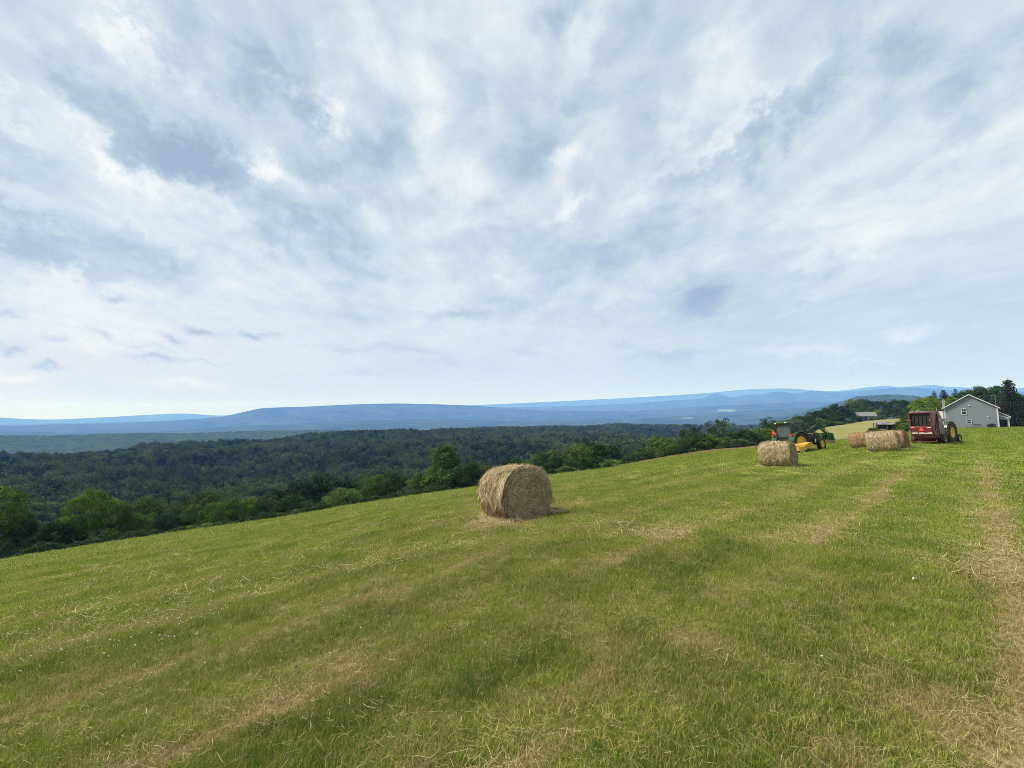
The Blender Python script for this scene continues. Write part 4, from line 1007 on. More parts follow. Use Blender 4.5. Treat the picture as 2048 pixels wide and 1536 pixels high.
# ------------------------------------------------------------------ tractor with cab and loader
def fender(parent, side, mat, R=.83, y0=.60, y1=1.18, x=0, z=.83, a0=15, a1=175, name='fender'):
    bm = BM(); n = 14; ra = R + .10; rows = []
    for i in range(n + 1):
        a = math.radians(a0 + (a1 - a0) * i / n); rows.append([(x + math.cos(a) * rr, side * yy, z + math.sin(a) * rr) for rr, yy in ((ra, y0), (ra, y1), (ra - .05, y1 + .02), (ra - .02, y0))])
    vs = [[bm.verts.new(p) for p in r] for r in rows]
    for i in range(n):
        for k in range(4): bm.faces.new((vs[i][k], vs[i][(k + 1) % 4], vs[i + 1][(k + 1) % 4], vs[i + 1][k]))
    bm.faces.new(vs[0]); bm.faces.new(vs[-1][::-1])
    return part(name, bm, mat, parent, smooth=True)
def cab_tractor(loc, m3):
    T = thing('tractor', 'green tractor with glazed cab, front loader and yellow wheels behind the second bale', 'tractor', loc, m3)
    # chassis, engine block, axles
    bm = BM(); box(bm, (1.1, 0, .78), (2.9, .42, .42), .03); box(bm, (-.05, 0, .85), (.8, 1.1, .45), .05); rod(bm, (0, -.95, .83), (0, .95, .83), .13, seg=12)
    box(bm, (2.35, 0, .58), (.22, 1.5, .18), .03); box(bm, (1.0, -.42, .62), (.55, .22, .4), .03); box(bm, (1.0, .42, .62), (.55, .22, .4), .03)
    part('chassis', bm, black_m, T)
    bm = BM(); prism(bm, [(1.05, 1.05), (1.05, 1.72), (1.6, 1.74), (2.5, 1.62), (2.92, 1.50), (3.02, 1.35), (3.02, .98)], -.36, .36)
    bmesh.ops.bevel(bm, geom=[e for e in bm.edges], offset=.05, segments=2, affect='EDGES')
    hood = part('hood', bm, green_p, T, smooth=True)
    bm = BM(); box(bm, (2.1, -.375, 1.52), (1.5, .012, .07)); box(bm, (2.1, .375, 1.52), (1.5, .012, .07)); part('hood_stripe', bm, yellow_p, hood)
    bm = BM(); box(bm, (3.03, 0, 1.2), (.03, .5, .36), .01); part('grille', bm, black_m, hood)
    for i in range(4):
        for s in (-1, 1):
            bm = BM(); box(bm, (1.55 + i * .3, s * .37, 1.25), (.22, .03, .26), .01); part('side_vent', bm, black_m, hood)
    # cab
    bm = BM()
    P = [(-.62, 1.25), (1.02, 1.05)]
    for s in (-1, 1):
        for (xb, zb, xt, zt_) in ((-.66, 1.2, -.52, 2.50), (.26, 1.1, .22, 2.50), (1.06, 1.15, .80, 2.50)): beam(bm, (xb, s * .72, zb), (xt, s * .66, zt_), .07, .07)
        beam(bm, (-.66, s * .72, 1.35), (-.1, s * .72, 1.35), .06, .06); beam(bm, (.25, s * .72, .78), (1.0, s * .72, .78), .07, .1); beam(bm, (.26, s * .72, 1.15), (.26, s * .72, .78), .06, .06); beam(bm, (1.04, s * .72, 1.2), (1.0, s * .72, .78), .06, .06)
        beam(bm, (-.54, s * .66, 2.47), (.82, s * .66, 2.47), .07, .06)
    for xb, z in ((-.66, 1.32), (1.06, 1.75)): beam(bm, (xb - .02 * (xb > 0) * 5, -.72, z), (xb - .02 * (xb > 0) * 5, .72, z), .07, .07)
    beam(bm, (-.54, -.66, 2.47), (-.54, .66, 2.47), .07, .06)
    frame = part('cab_frame', bm, black_m, T)
    bm = BM(); box(bm, (.2, 0, .92), (1.6, 1.3, .1), .02); box(bm, (-.5, 0, 1.1), (.3, 1.3, .36), .03); part('cab_floor', bm, black_m, T)
    for s in (-1, 1):
        bm = BM(); prism(bm, [(-.62, 1.38), (.23, 1.38), (.20, 2.44), (-.50, 2.44)], s * .685, s * .695); part('window_pane', bm, cab_glass, T)
        bm = BM(); prism(bm, [(.30, .85), (.98, .85), (1.0, 1.3), (.78, 2.44), (.26, 2.44)], s * .685, s * .695); part('door_pane', bm, cab_glass, T)
    bm = BM(); prism(bm, [(-.64, -1), (-.64, 1)], 0, 0) if False else None; bm.free()
    bm = BM(); vs = [bm.verts.new(p) for p in ((-.64, -.66, 1.36), (-.64, .66, 1.36), (-.53, .62, 2.43), (-.53, -.62, 2.43))]; bm.faces.new(vs); r = bmesh.ops.extrude_face_region(bm, geom=bm.faces[:]); bmesh.ops.translate(bm, verts=[v for v in r['geom'] if isinstance(v, bmesh.types.BMVert)], vec=(.01, 0, 0)); part('rear_window', bm, cab_glass, T)
    bm = BM(); vs = [bm.verts.new(p) for p in ((1.02, -.66, 1.78), (1.02, .66, 1.78), (.83, .62, 2.43), (.83, -.62, 2.43))]; bm.faces.new(vs); r = bmesh.ops.extrude_face_region(bm, geom=bm.faces[:]); bmesh.ops.translate(bm, verts=[v for v in r['geom'] if isinstance(v, bmesh.types.BMVert)], vec=(.01, 0, 0)); part('windscreen', bm, cab_glass, T)
    bm = BM(); box(bm, (.14, 0, 2.60), (1.78, 1.56, .17), .06, taper=(.93, .92)); box(bm, (-.66, 0, 2.60), (.22, 1.40, .13), .04); roof = part('roof', bm, green_p, T, smooth=True)
    for x_, s in ((-.79, -1), (-.79, 1), (1.05, -1), (1.05, 1)):
        bm = BM(); box(bm, (x_, s * .52, 2.60), (.05, .2, .09), .015); part('roof_light', bm, lamp_clr, roof)
    for s in (-1, 1):
        bm = BM(); box(bm, (-.35, s * .80, 2.52), (.12, .08, .08), .015); part('amber_light', bm, lamp_amb, roof)
    # interior
    bm = BM(); box(bm, (-.05, 0, 1.32), (.5, .5, .14), .05); box(bm, (-.30, 0, 1.68), (.14, .48, .62), .05, rot=(0, -.12, 0)); part('seat', bm, seat_m, T, smooth=True)
    bm = BM(); 
    for i in range(16):
        a, b_ = 2 * PI * i / 16, 2 * PI * (i + 1) / 16
        c = lambda q: Vector((.55 - .06 * math.sin(q), .19 * math.cos(q), 1.72 + .17 * math.sin(q) * .5)); rod(bm, c(a), c(b_), .014, seg=6)
    rod(bm, (.56, 0, 1.72), (.78, 0, 1.15), .03); box(bm, (.84, 0, 1.3), (.2, .5, .6), .04); part('steering_wheel', bm, black_m, T)
    for s in (-1, 1): f_ = fender(T, s, green_p, y0=.62, y1=1.16, a0=20, a1=170); 
    for s in (-1, 1):
        bm = BM(); box(bm, (-.80, s * .92, 1.52), (.10, .30, .13), .02); lamp = part('tail_light', bm, lamp_red, T)
    for s in (-1, 1):
        wheel(T, 0, s * .90, .83, .46, s, .035, 20, .60)
        fw_ = wheel(T, 2.35, s * .84, .56, .32, s, .028, 18, .60); fw_.rotation_euler = (0, 0, math.radians(16))
    bm = BM(); rod(bm, (1.25, -.46, 1.4), (1.25, -.46, 2.35), .055, seg=10); rod(bm, (1.25, -.46, 2.35), (1.18, -.50, 2.48), .05, seg=10); rod(bm, (1.25, -.46, 1.0), (1.25, -.46, 1.45), .085, seg=12); part('exhaust', bm, black_m, T, smooth=True)
    for s in (-1, 1):
        bm = BM(); rod(bm, (.95, s * .70, 2.3), (1.05, s * 1.05, 2.25), .014); box(bm, (1.06, s * 1.06, 2.08), (.04, .17, .32), .015); part('mirror', bm, black_m, T)
    bm = BM(); [box(bm, (.65, -.92, .38 + i * .25), (.32, .2, .03)) for i in range(3)]; beam(bm, (.5, -.84, .9), (.5, -.95, .38), .03, .03); beam(bm, (.8, -.84, .9), (.8, -.95, .38), .03, .03); part('step', bm, black_m, T)
    smv(T, (-.88, .78, 1.80), .40, (0, 0, -PI / 2 + .0))
    bm = BM(); rod(bm, (-.86, .78, 1.3), (-.86, .78, 1.75), .018); part('sign_post', bm, black_m, T)
    for a_, b_ in (((-.5, -.3, .6), (-1.15, -.36, .48)), ((-.5, .3, .6), (-1.15, .36, .48)), ((-.5, 0, 1.05), (-1.1, 0, .9))):
        bm = BM(); beam(bm, a_, b_, .05, .06); part('hitch_arm', bm, black_m, T)
    # loader
    for s in (-1, 1):
        y = s * .52
        bm = BM(); beam(bm, (1.35, y, .7), (1.35, y, 1.72), .14, .12); beam(bm, (1.25, y, 1.66), (2.72, y, 2.24), .12, .16); beam(bm, (2.62, y, 2.26), (4.15, y, .92), .12, .16)
        box(bm, (2.68, y, 2.2), (.28, .12, .26), .04); box(bm, (4.1, y, .95), (.26, .11, .3), .03)
        arm = part('loader_arm', bm, green_p, T)
        bm = BM(); rod(bm, (1.5, y, 1.0), (2.2, y, 1.55), .055, seg=10); rod(bm, (2.2, y, 1.55), (2.62, y, 1.95), .028, seg=8); rod(bm, (2.75, y * 1.02, 2.42), (3.5, y * 1.02, 1.78), .05, seg=10); rod(bm, (3.5, y * 1.02, 1.78), (4.05, y * 1.02, 1.30), .026, seg=8); part('cylinder', bm, black_m, arm, smooth=True)
    bm = BM(); rod(bm, (3.55, -.55, 1.45), (3.55, .55, 1.45), .05); beam(bm, (4.20, -.62, 1.28), (4.20, .62, 1.28), .10, .08); beam(bm, (4.20, -.62, .84), (4.20, .62, .84), .10, .08)
    for y in (-.6, -.2, .2, .6): beam(bm, (4.21, y, .78), (4.21, y, 1.36), .08, .06)
    part('loader_carriage', bm, green_p, T)
    bm = BM(); box(bm, (4.30, 0, 1.10), (.07, 1.05, .68), .01); part('spear_plate', bm, black_m, T)
    for y, L in ((-.25, 1.15), (.25, 1.15)):
        bm = BM(); rod(bm, (4.3, y, .82), (4.3 + L, y, .80), .024, .006, 8); part('bale_spear', bm, black_m, T, smooth=True)
    return T
HT = math.radians(14)
pw = hit(1607, 903.5); left = Vector((-math.sin(HT), math.cos(HT), 0))
pc = pw + left * 1.05; pc.z = float(zt(pc.x, pc.y))
tract = cab_tractor(pc, on_slope(pc.x, pc.y, HT))
# ------------------------------------------------------------------ disc mower
fwd = Vector((math.cos(HT), math.sin(HT), 0))
pm = hit(1606, 904.5); pm.z = float(zt(pm.x, pm.y))
MW = thing('disc_mower', 'yellow hay mower with draped canvas shields beside the rear wheel of the cab tractor', 'mower', pm, on_slope(pm.x, pm.y, math.radians(-66))); MW.scale = (.58, 1.25, .92)
bm = BM()      # canvas: a roof sheet and skirts that hang in folds
nx = 30; y0, y1 = -1.0, .75
rows_ = [(-.62, .18, 1), (-.50, .72, 0), (-.05, .84, 0), (.42, .74, 0), (.78, .52, .3), (.95, .16, 1)]
g = []
for i in range(nx + 1):
    y = y0 + (y1 - y0) * i / nx; col = []; q_ = 1 - .60 * max(0, i / nx - .25)
    for x_, z_, k in rows_: z_ = .92 - (.92 - z_) * q_ if k == 0 else z_ + (1 - q_) * .9; col.append(bm.verts.new((x_ * q_ + k * .05 * math.sin(y * 17) + .10 * math.sin(y * 1.7), y, z_ + (1 - k) * .03 * math.sin(y * 4.2) - k * .05 * abs(math.sin(y * 9)))))
    g.append(col)
for i in range(nx):
    for k in range(5): bm.faces.new((g[i][k], g[i + 1][k], g[i + 1][k + 1], g[i][k + 1]))
part('canvas_shield', bm, canvas_p, MW, smooth=True)
for yy in (y0,):
    bm = BM(); prism(bm, [(-.62, .2), (-.50, .70), (-.05, .82), (.42, .72), (.78, .5), (.9, .2)], yy - .012 * (1 if yy > 0 else -1), yy + .004); part('end_flap', bm, canvas_p, MW)
bm = BM(); [beam(bm, a, b, .05, .05) for a, b in (((-.3, y0, .7), (-.2, y1, .8)), ((.2, y0, .7), (.15, y1, .8)), ((.05, y1, .5), (.05, y1 + .55, .62)), ((-.3, y1, .5), (-.3, y1 + .5, .6)))]; part('frame', bm, yellow_p, MW)
bm = BM(); box(bm, (.1, -.1, .12), (.35, 2.2, .08), .02); [rod(bm, (.15, y, .16), (.15, y, .22), .2, .16, 14) for y in (-1.0, -.55, -.1, .35, .8)]; part('cutter_bar', bm, black_m, MW)
bm = BM(); [rod(bm, (.98, y0 + .15, .14), (1.12, y0 + .02, .18), .09, seg=12)]; part('skid', bm, steel, MW)

# ------------------------------------------------------------------ red round baler
HB = math.radians(30)
def baler(loc, m3):
    B = thing('round_baler', 'maroon round baler with black belts and an orange triangle on its rear gate', 'baler', loc, m3)
    bm = BM()      # rear gate frame: two side cheeks, top rail, lower panel
    for s in (-1, 1): prism(bm, [(-1.25, .95), (-1.32, 1.25), (-1.30, 2.45), (-1.16, 2.60), (-.30, 2.66), (-.12, 2.5), (-.12, .75), (-.5, .60), (-.95, .68)], s * .74, s * .70)
    box(bm, (-1.245, 0, 2.55), (.16, 1.40, .08), .015); box(bm, (-1.30, .665, 1.85), (.06, .07, 1.25)); box(bm, (-1.30, -.665, 1.85), (.06, .07, 1.25))
    gate = part('rear_gate', bm, maroon, B)
    bm = BM(); prism(bm, [(-1.36, 1.30), (-1.30, .72), (-1.22, .66), (-1.22, 1.44), (-1.34, 1.44)], -.698, .698); part('lower_panel', bm, maroon, gate)
    bm = BM(); box(bm, (-1.35, 0, 1.46), (.04, 1.40, .045)); part('rail', bm, pmat('faded_red', (.30, .09, .07), .5), gate)
    for i in range(5):
        y = -.50 + i * .25
        bm = BM()
        prism(bm, [(-1.18, 1.42), (-1.22, 1.5), (-1.23, 1.9), (-1.20, 2.5), (-1.17, 2.5), (-1.20, 1.9), (-1.19, 1.5), (-1.15, 1.42)], y - .098, y + .098)
        part('belt', bm, belt_m, B)
    bm = BM(); box(bm, (-1.0, 0, 1.6), (.05, 1.38, 1.8)); rod(bm, (-1.15, -.69, 2.44), (-1.15, .69, 2.44), .06, seg=12); rod(bm, (-1.12, -.69, 1.45), (-1.12, .69, 1.45), .07, seg=12); part('roller', bm, black_m, B)
    # front body
    bm = BM()
    for s in (-1, 1): prism(bm, [(-.06, .60), (-.06, 2.66), (.10, 2.72), (.42, 2.60), (.80, 2.1), (1.08, 1.45), (1.15, .95), (.9, .55)], s * .76, s * .70)
    prism(bm, [(-.06, 2.56), (-.06, 2.62), (.10, 2.66), (.40, 2.55), (.76, 2.07), (1.04, 1.44), (1.10, .98), (1.02, .98), (.70, 2.0), (.36, 2.46)], -.70, .70)
    body = part('body', bm, maroon, B)
    for s in (-1, 1):      # side shields and stripe
        bm = BM(); prism(bm, [(.02, 1.0), (.02, 2.2), (.30, 2.25), (.70, 1.7), (.98, 1.2), (.95, .85), (.4, .7)], s * .80, s * .765); sh = part('side_shield', bm, maroon, body)
        bm = BM(); prism(bm, [(.05, 2.0), (.05, 2.1), (.30, 2.02), (.62, 1.58), (.58, 1.52), (.28, 1.92)], s * .808, s * .802); part('stripe', bm, white_p, sh)
        bm = BM(); rod(bm, (-.09, s * .80, .85), (-.09, s * .80, 1.65), .045, seg=10); rod(bm, (-.09, s * .80, 1.65), (-.12, s * .80, 2.45), .025, seg=8); part('cylinder', bm, steel, B, smooth=True)
        bm = BM(); [rod(bm, (-.5 + i * .18, s * .76, 1.0 + .35 * (i % 3)), (-.5 + i * .18, s * .80, 1.0 + .35 * (i % 3)), .09, seg=14) for i in range(3)]; beam(bm, (-.9, s * .77, 1.1), (-.2, s * .77, 2.4), .05, .03); part('sprocket', bm, black_m, B)
    bm = BM(); box(bm, (-.09, 0, 1.6), (.05, 1.38, 1.9)); part('chamber_wall', bm, black_m, B)
    bm = BM(); box(bm, (.1, 0, .52), (2.3, 1.30, .12), .02); rod(bm, (0, -1.05, .38), (0, 1.05, .38), .06, seg=10); beam(bm, (-1.30, -.90, .22), (-1.30, .90, .22), .07, .07); beam(bm, (-1.30, -.85, .22), (-.3, -.6, .48), .06, .06); beam(bm, (-1.30, .85, .22), (-.3, .6, .48), .06, .06); beam(bm, (1.2, 0, .5), (2.7, 0, .55), .16, .12)
    part('frame', bm, maroon, B)
    bm = BM(); rod(bm, (.85, -.85, .28), (.85, .85, .28), .2, seg=14); [rod(bm, (.85, -.8 + i * .1, .28), (.97, -.8 + i * .1, .03), .01, seg=5) for i in range(17)]; part('pickup', bm, black_m, B)
    for s in (-1, 1): wheel(B, .0, s * .93, .39, .27, s, 0, rimfrac=.5)
    smv(B, (-1.372, -.02, 1.19), .36, (0, 0, -PI / 2))
    def text(s, size, y, z, mname):
        cu = bpy.data.curves.new(mname, 'FONT'); cu.body = s; cu.size = size; cu.align_x = 'CENTER'; cu.extrude = .002; cu.offset = .006
        o = bpy.data.objects.new(mname, cu); COL.objects.link(o); dg = bpy.context.evaluated_depsgraph_get(); me = bpy.data.meshes.new_from_object(o.evaluated_get(dg)); bpy.data.objects.remove(o)
        me.materials.clear(); me.materials.append(white_p); q = link(mname, me, gate); q.location = (-1.352, y, z); q.rotation_euler = (PI / 2, 0, -PI / 2); q.scale = (1.35, 1, 1)
    text('NEW HOLLAND', .13, -.02, .86, 'lettering')
    for y, w in ((.53, .15), (-.50, .20)):
        bm = BM(); box(bm, (-1.358, y, 1.345), (.006, w, .045)); part('decal', bm, white_p, gate)
    for s in (-1, 1):
        bm = BM(); box(bm, (-1.345, s * .62 , 1.95), (.02, .05, .09)); part('reflector', bm, lamp_amb, gate)
    bm = BM(); box(bm, (-.75, .15, 2.74), (.22, .16, .16), .02); rod(bm, (-.75, .15, 2.6), (-.75, .15, 2.7), .03); part('bale_monitor', bm, steel, B)
    for a_, b_ in (((.15, -.7, 2.7), (.2, -.72, 2.95)), ((.35, .6, 2.6), (.35, .6, 2.8))):
        bm = BM(); rod(bm, a_, b_, .017); part('hose_holder', bm, steel, B)
    return B
pb = hit(1848, 888.5); lf = Vector((-math.sin(HB), math.cos(HB), 0)); ff = Vector((math.cos(HB), math.sin(HB), 0))
pb = pb + ff * 1.2 ; pb.z = float(zt(pb.x, pb.y)) 
bal = baler(pb, on_slope(pb.x, pb.y, HB)); bal.scale = (1.0, .87, .92)
# ------------------------------------------------------------------ open tractor pulling the baler
H2 = math.radians(25)
def open_tractor(loc, m3):
    T = thing('tractor', 'open-seat tractor with tall rear tyres and yellow wheel centres pulling the maroon baler', 'tractor', loc, m3)
    bm = BM(); box(bm, (.9, 0, .85), (2.2, .36, .42), .03); box(bm, (0, 0, .88), (.7, .7, .55), .06); rod(bm, (0, -.95, .87), (0, .95, .87), .12, seg=12); box(bm, (2.25, 0, .52), (.16, 1.1, .14), .02); box(bm, (2.25, 0, .72), (.2, .2, .35), .02)
    part('chassis', bm, green_p, T)
    bm = BM(); prism(bm, [(.85, 1.05), (.85, 1.62), (1.5, 1.62), (2.45, 1.52), (2.62, 1.40), (2.62, .85), (1.6, .9)], -.27, .27); bmesh.ops.bevel(bm, geom=[e for e in bm.edges], offset=.05, segments=2, affect='EDGES'); part('hood', bm, green_p, T, smooth=True)
    bm = BM(); box(bm, (2.64, 0, 1.1), (.03, .42, .45), .01); part('grille', bm, yellow_p, T)
    for s in (-1, 1):
        wheel(T, 0, s * .86, .87, .46, s, .040, 18, .50)
        wheel(T, 2.25, s * .68, .36, .22, s, 0, rimfrac=.52)
        fender(T, s, green_p, R=.86, y0=.52, y1=.98, z=.87, a0=40, a1=155)
    bm = BM(); box(bm, (-.15, 0, 1.38), (.45, .46, .12), .04); box(bm, (-.38, 0, 1.64), (.12, .44, .42), .05, rot=(0, -.15, 0)); part('seat', bm, seat_m, T, smooth=True)
    bm = BM()
    for i in range(16):
        a, b_ = 2 * PI * i / 16, 2 * PI * (i + 1) / 16
        c = lambda q: Vector((.42 - .07 * math.sin(q), .2 * math.cos(q), 1.78 + .17 * math.sin(q))); rod(bm, c(a), c(b_), .014, seg=6)
    rod(bm, (.42, 0, 1.78), (.75, 0, 1.5), .025); part('steering_wheel', bm, black_m, T)
    bm = BM(); rod(bm, (1.5, .12, 1.6), (1.5, .12, 2.15), .035, seg=10); part('exhaust', bm, black_m, T, smooth=True)
    bm = BM(); box(bm, (-.55, -.62, 1.62), (.14, .22, .12), .02); part('toolbox', bm, white_p, T)
    for s in (-1, 1):
        bm = BM(); rod(bm, (-.4, s * .7, 1.70), (-.4, s * .7, 1.90), .015); box(bm, (-.4, s * .7, 1.95), (.07, .12, .1), .02); part('work_light', bm, black_m, T)
    bm = BM(); rod(bm, (.62, -.25, 1.3), (.55, -.35, 1.75), .014); rod(bm, (.62, .25, 1.3), (.5, .3, 1.7), .014); box(bm, (.72, 0, 1.6), (.12, .42, .24), .03); part('dash', bm, black_m, T)
    for a_, b_ in (((-.35, 0, .55), (-1.1, 0, .5)), ((-.4, -.32, .62), (-1.0, -.38, .5)), ((-.4, .32, .62), (-1.0, .38, .5))):
        bm = BM(); beam(bm, a_, b_, .06, .05); part('hitch_arm', bm, black_m, T)
    return T
q2 = polar(1874, 48.2); p2 = Vector(q2[:3])
otr = open_tractor(p2, on_slope(p2.x, p2.y, H2)); otr.scale = (.92, .93, .96)

# ------------------------------------------------------------------ bales
def haymat(name, cols):
    m, t, b = newmat(name); g = N(t, 'ShaderNodeNewGeometry'); r = N(t, 'ShaderNodeValToRGB'); setramp(r.color_ramp, cols)
    n = posnoise(t, 5, 5, .75); a = N(t, 'ShaderNodeMath', operation='MULTIPLY_ADD'); t.links.new(n, a.inputs[0]); a.inputs[1].default_value = 1.3
    s = N(t, 'ShaderNodeMath', operation='MULTIPLY_ADD'); t.links.new(g.outputs['Random Per Island'], s.inputs[0]); s.inputs[1].default_value = .85; s.inputs[2].default_value = -.60
    t.links.new(s.outputs[0], a.inputs[2]); t.links.new(a.outputs[0], r.inputs[0]); t.links.new(r.outputs[0], b.inputs['Base Color'])
    b.inputs['Roughness'].default_value = .7; b.inputs['Specular IOR Level'].default_value = .2; return m
hay_core = pmat('hay_core', (.15, .105, .055), .95, var=.6, scale=14, bump=.8)
hay_st = haymat('hay_strands', [(0, (.12, .08, .045)), (.3, (.29, .21, .115)), (.6, (.46, .36, .21)), (.85, (.66, .55, .36)), (1, (.80, .70, .50))])
hay_old = haymat('hay_strands_reddish', [(0, (.13, .07, .04)), (.35, (.30, .17, .09)), (.7, (.44, .29, .16)), (1, (.62, .46, .27))])
def bale_mesh(R, L, seed, n_side, n_face, wid, droop=True, sz=.95, sy=1.0):
    rng = np.random.default_rng(seed)
    # core
    nx, na = 22, 60; V_ = []
    xs = np.linspace(-L / 2, L / 2, nx); an = np.linspace(0, 2 * PI, na, endpoint=False)
    sup = lambda a: .965 * (np.abs(np.cos(a)) ** 2.5 + np.abs(np.sin(a)) ** 2.5) ** (-1 / 2.5)
    Rf = lambda x, a: R * sup(a) * (1 - .10 * (np.abs(2 * x / L)) ** 6) * (1 + .042 * (fbm(x * 2.5 + 5, np.cos(a) * 2 + 7 + np.sin(a) * 3, seed, 3) - .5) * 2)
    def squash(P):
        P = P.copy(); P[..., 2] = (P[..., 2] + R * .95) * sz
        P[..., 1] *= sy * (1 + .07 * np.clip(1 - P[..., 2] / R, 0, 1)); P[..., 2] = np.where(P[..., 2] < 0, P[..., 2] * .1, P[..., 2]); return P
    X_, A_ = np.meshgrid(xs, an, indexing='ij'); rr = Rf(X_, A_) * .985
    core = np.stack([X_, np.cos(A_) * rr, np.sin(A_) * rr], -1)
    faces = grid_faces(nx, na + 1); core = np.concatenate([core, core[:, :1]], 1)
    v1 = squash(core).reshape(-1, 3)
    # end discs: rings
    caps = []; cf = []; off = len(v1)
    for s in (-1, 1):
        q = np.linspace(0, 1, 14); ang = np.linspace(0, 2 * PI, na + 1)
        Q, G_ = np.meshgrid(q, ang, indexing='ij'); r_ = Q * Rf(np.full_like(Q, s * L / 2), G_) * .985
        bulge = s * (L / 2 + .05 * (1 - Q ** 2) + .03 * (fbm(r_ * np.cos(G_) * 5, r_ * np.sin(G_) * 5, seed + 2, 3) - .5))
        bulge = np.where(Q > .99, s * L / 2, bulge)
        p = squash(np.stack([bulge, np.cos(G_) * r_, np.sin(G_) * r_], -1)).reshape(-1, 3)
        f = grid_faces(14, na + 1) + off; off += len(p); caps.append(p); cf.append(f if s < 0 else f[:, ::-1])
    cv = np.concatenate([v1] + caps); cfa = np.concatenate([faces] + cf)
    core_me = mesh_from('hay_bale', cv, cfa, hay_core, smooth=True)
    # strands as ribbons
    SG = 4
    def ribbons(P, Sd, w):      # P (n,SG+1,3) centres, Sd (n,SG+1,3) sideways
        n = len(P); ww = w[:, None, None] * np.array([.5, 1, 1, 1, .4])[None, :, None]
        A = P - Sd * ww; B = P + Sd * ww; v = np.stack([A, B], 2).reshape(n, -1, 3)
        b = np.arange(n)[:, None] * (2 * (SG + 1)); f = np.concatenate([np.stack([b + 2 * i, b + 2 * i + 1, b + 2 * i + 3, b + 2 * i + 2], -1) for i in range(SG)], 1)
        return v.reshape(-1, 3), f.reshape(-1, 4)
    t = np.linspace(0, 1, SG + 1)[None, :]
    n = n_side; ln = rng.uniform(.08, .42, n); x0 = rng.uniform(-L / 2, L / 2, n); a0 = rng.uniform(-.35 * PI, 1.35 * PI, n)
    sl = rng.normal(size=n) * .55; x = x0[:, None] + sl[:, None] * ln[:, None] * (t - .5); x = np.clip(x, -L / 2 - .03, L / 2 + .03)
    a = a0[:, None] + ln[:, None] / R * (t - .5) * rng.choice([-1, 1], n)[:, None]
    lift = .006 + np.abs(rng.normal(size=n))[:, None] * .012 + (rng.uniform(size=n) < .14)[:, None] * rng.uniform(.01, .10, n)[:, None] * t ** 2
    r = Rf(x, a) + lift
    P = np.stack([x, np.cos(a) * r, np.sin(a) * r], -1)
    tw = rng.uniform(-.8, .8, n)[:, None]
    Sd = np.stack([np.cos(tw) + 0 * x, np.sin(tw) * np.cos(a), np.sin(tw) * np.sin(a)], -1)
    v1, f1 = ribbons(squash(P), Sd, wid * rng.uniform(.5, 1.3, n))
    vs = [v1]; fs = [f1]; off = len(v1)
    for s in (-1, 1):
        n = n_face; q0 = np.sqrt(rng.uniform(.002, 1, n)); ln = rng.uniform(.06, .40, n) * (.35 + .65 * q0)
        g0 = rng.uniform(0, 2 * PI, n); q = q0[:, None] + rng.normal(size=n)[:, None] * .10 * (t - .5) + .0
        messy = (rng.uniform(size=n) < .5)
        gg = g0[:, None] + ln[:, None] / (R * np.maximum(q0, .12))[:, None] * (t - .5)
        r = np.clip(q, 0, 1.02) * Rf(np.full_like(gg, s * L / 2), gg)
        xx = s * (L / 2 + .05 * (1 - np.clip(q, 0, 1) ** 2) + .008 + np.abs(rng.normal(size=n))[:, None] * .014 - .009 * np.sin(q0 * 29)[:, None] + (rng.uniform(size=n) < .1)[:, None] * .05 * t)
        y = np.cos(gg) * r; z = np.sin(gg) * r
        da = rng.normal(size=n) * .8; yc = y[:, 2:3]; zc = z[:, 2:3]
        ym = yc + (t - .5) * (ln * np.cos(da - PI / 2))[:, None]; zm = zc + (t - .5) * (ln * np.sin(da - PI / 2))[:, None]
        y = np.where(messy[:, None], ym, y); z = np.where(messy[:, None], zm, z); k = np.hypot(y, z) / (R * 1.0); y = np.where(k > 1, y / k, y); z = np.where(k > 1, z / k, z)
        P = np.stack([xx + 0 * y, y, z], -1); nrm = np.hypot(y, z) + 1e-6; tw = rng.uniform(-.7, .7, n)[:, None]
        Sd = np.stack([np.sin(tw) + 0 * y, np.cos(tw) * y / nrm, np.cos(tw) * z / nrm], -1)
        v, f = ribbons(squash(P), Sd, wid * rng.uniform(.5, 1.25, n)); vs.append(v); fs.append(f + off); off += len(v)
    if droop:      # a pale loose swath that slips off the rim and hangs down over the lower left of the end
        n = 260; u = rng.uniform(0, 1, n); spread = rng.normal(size=n)
        a = PI * .93 + (t - .5) * .45 + .12 * rng.normal(size=n)[:, None] + (u[:, None] - .5) * .95
        xx = L / 2 - .02 + .035 * rng.uniform(size=n)[:, None] + .055 * spread[:, None] + .10 * rng.normal(size=n)[:, None] * (t - .5)
        r = R * (1.0 + .03 * rng.uniform(size=n)[:, None] + .13 * np.clip((a - PI * .95) / (PI * .25), 0, 1)) + 0 * a
        P = np.stack([xx, np.cos(a) * r, np.sin(a) * r], -1); Sd = np.zeros_like(P); Sd[..., 0] = .7; Sd[..., 1] = .5
        v, f = ribbons(squash(P), Sd, wid * 1.2 * rng.uniform(.6, 1.2, n)); vs.append(v); fs.append(f + off); off += len(v)
    # scattered wisps round the foot
    n = n_side // 9; xg = rng.uniform(-L / 2 - .25, L / 2 + .3, n); yg = rng.choice([-1, 1], n) * (R * .55 + np.abs(rng.normal(size=n)) * .22); inner = rng.uniform(size=n) < .4
    xg = np.where(inner, rng.choice([-1, 1], n) * (L / 2 + np.abs(rng.normal(size=n)) * .14), xg); yg = np.where(inner, rng.uniform(-R * .7, R * .7, n), yg)
    d = rng.uniform(0, 2 * PI, n); ln = rng.uniform(.08, .35, n)
    hgt = .03 + np.clip(.10 - np.abs(np.abs(yg) - R * .6) * .4, 0, .1) * rng.uniform(size=n)
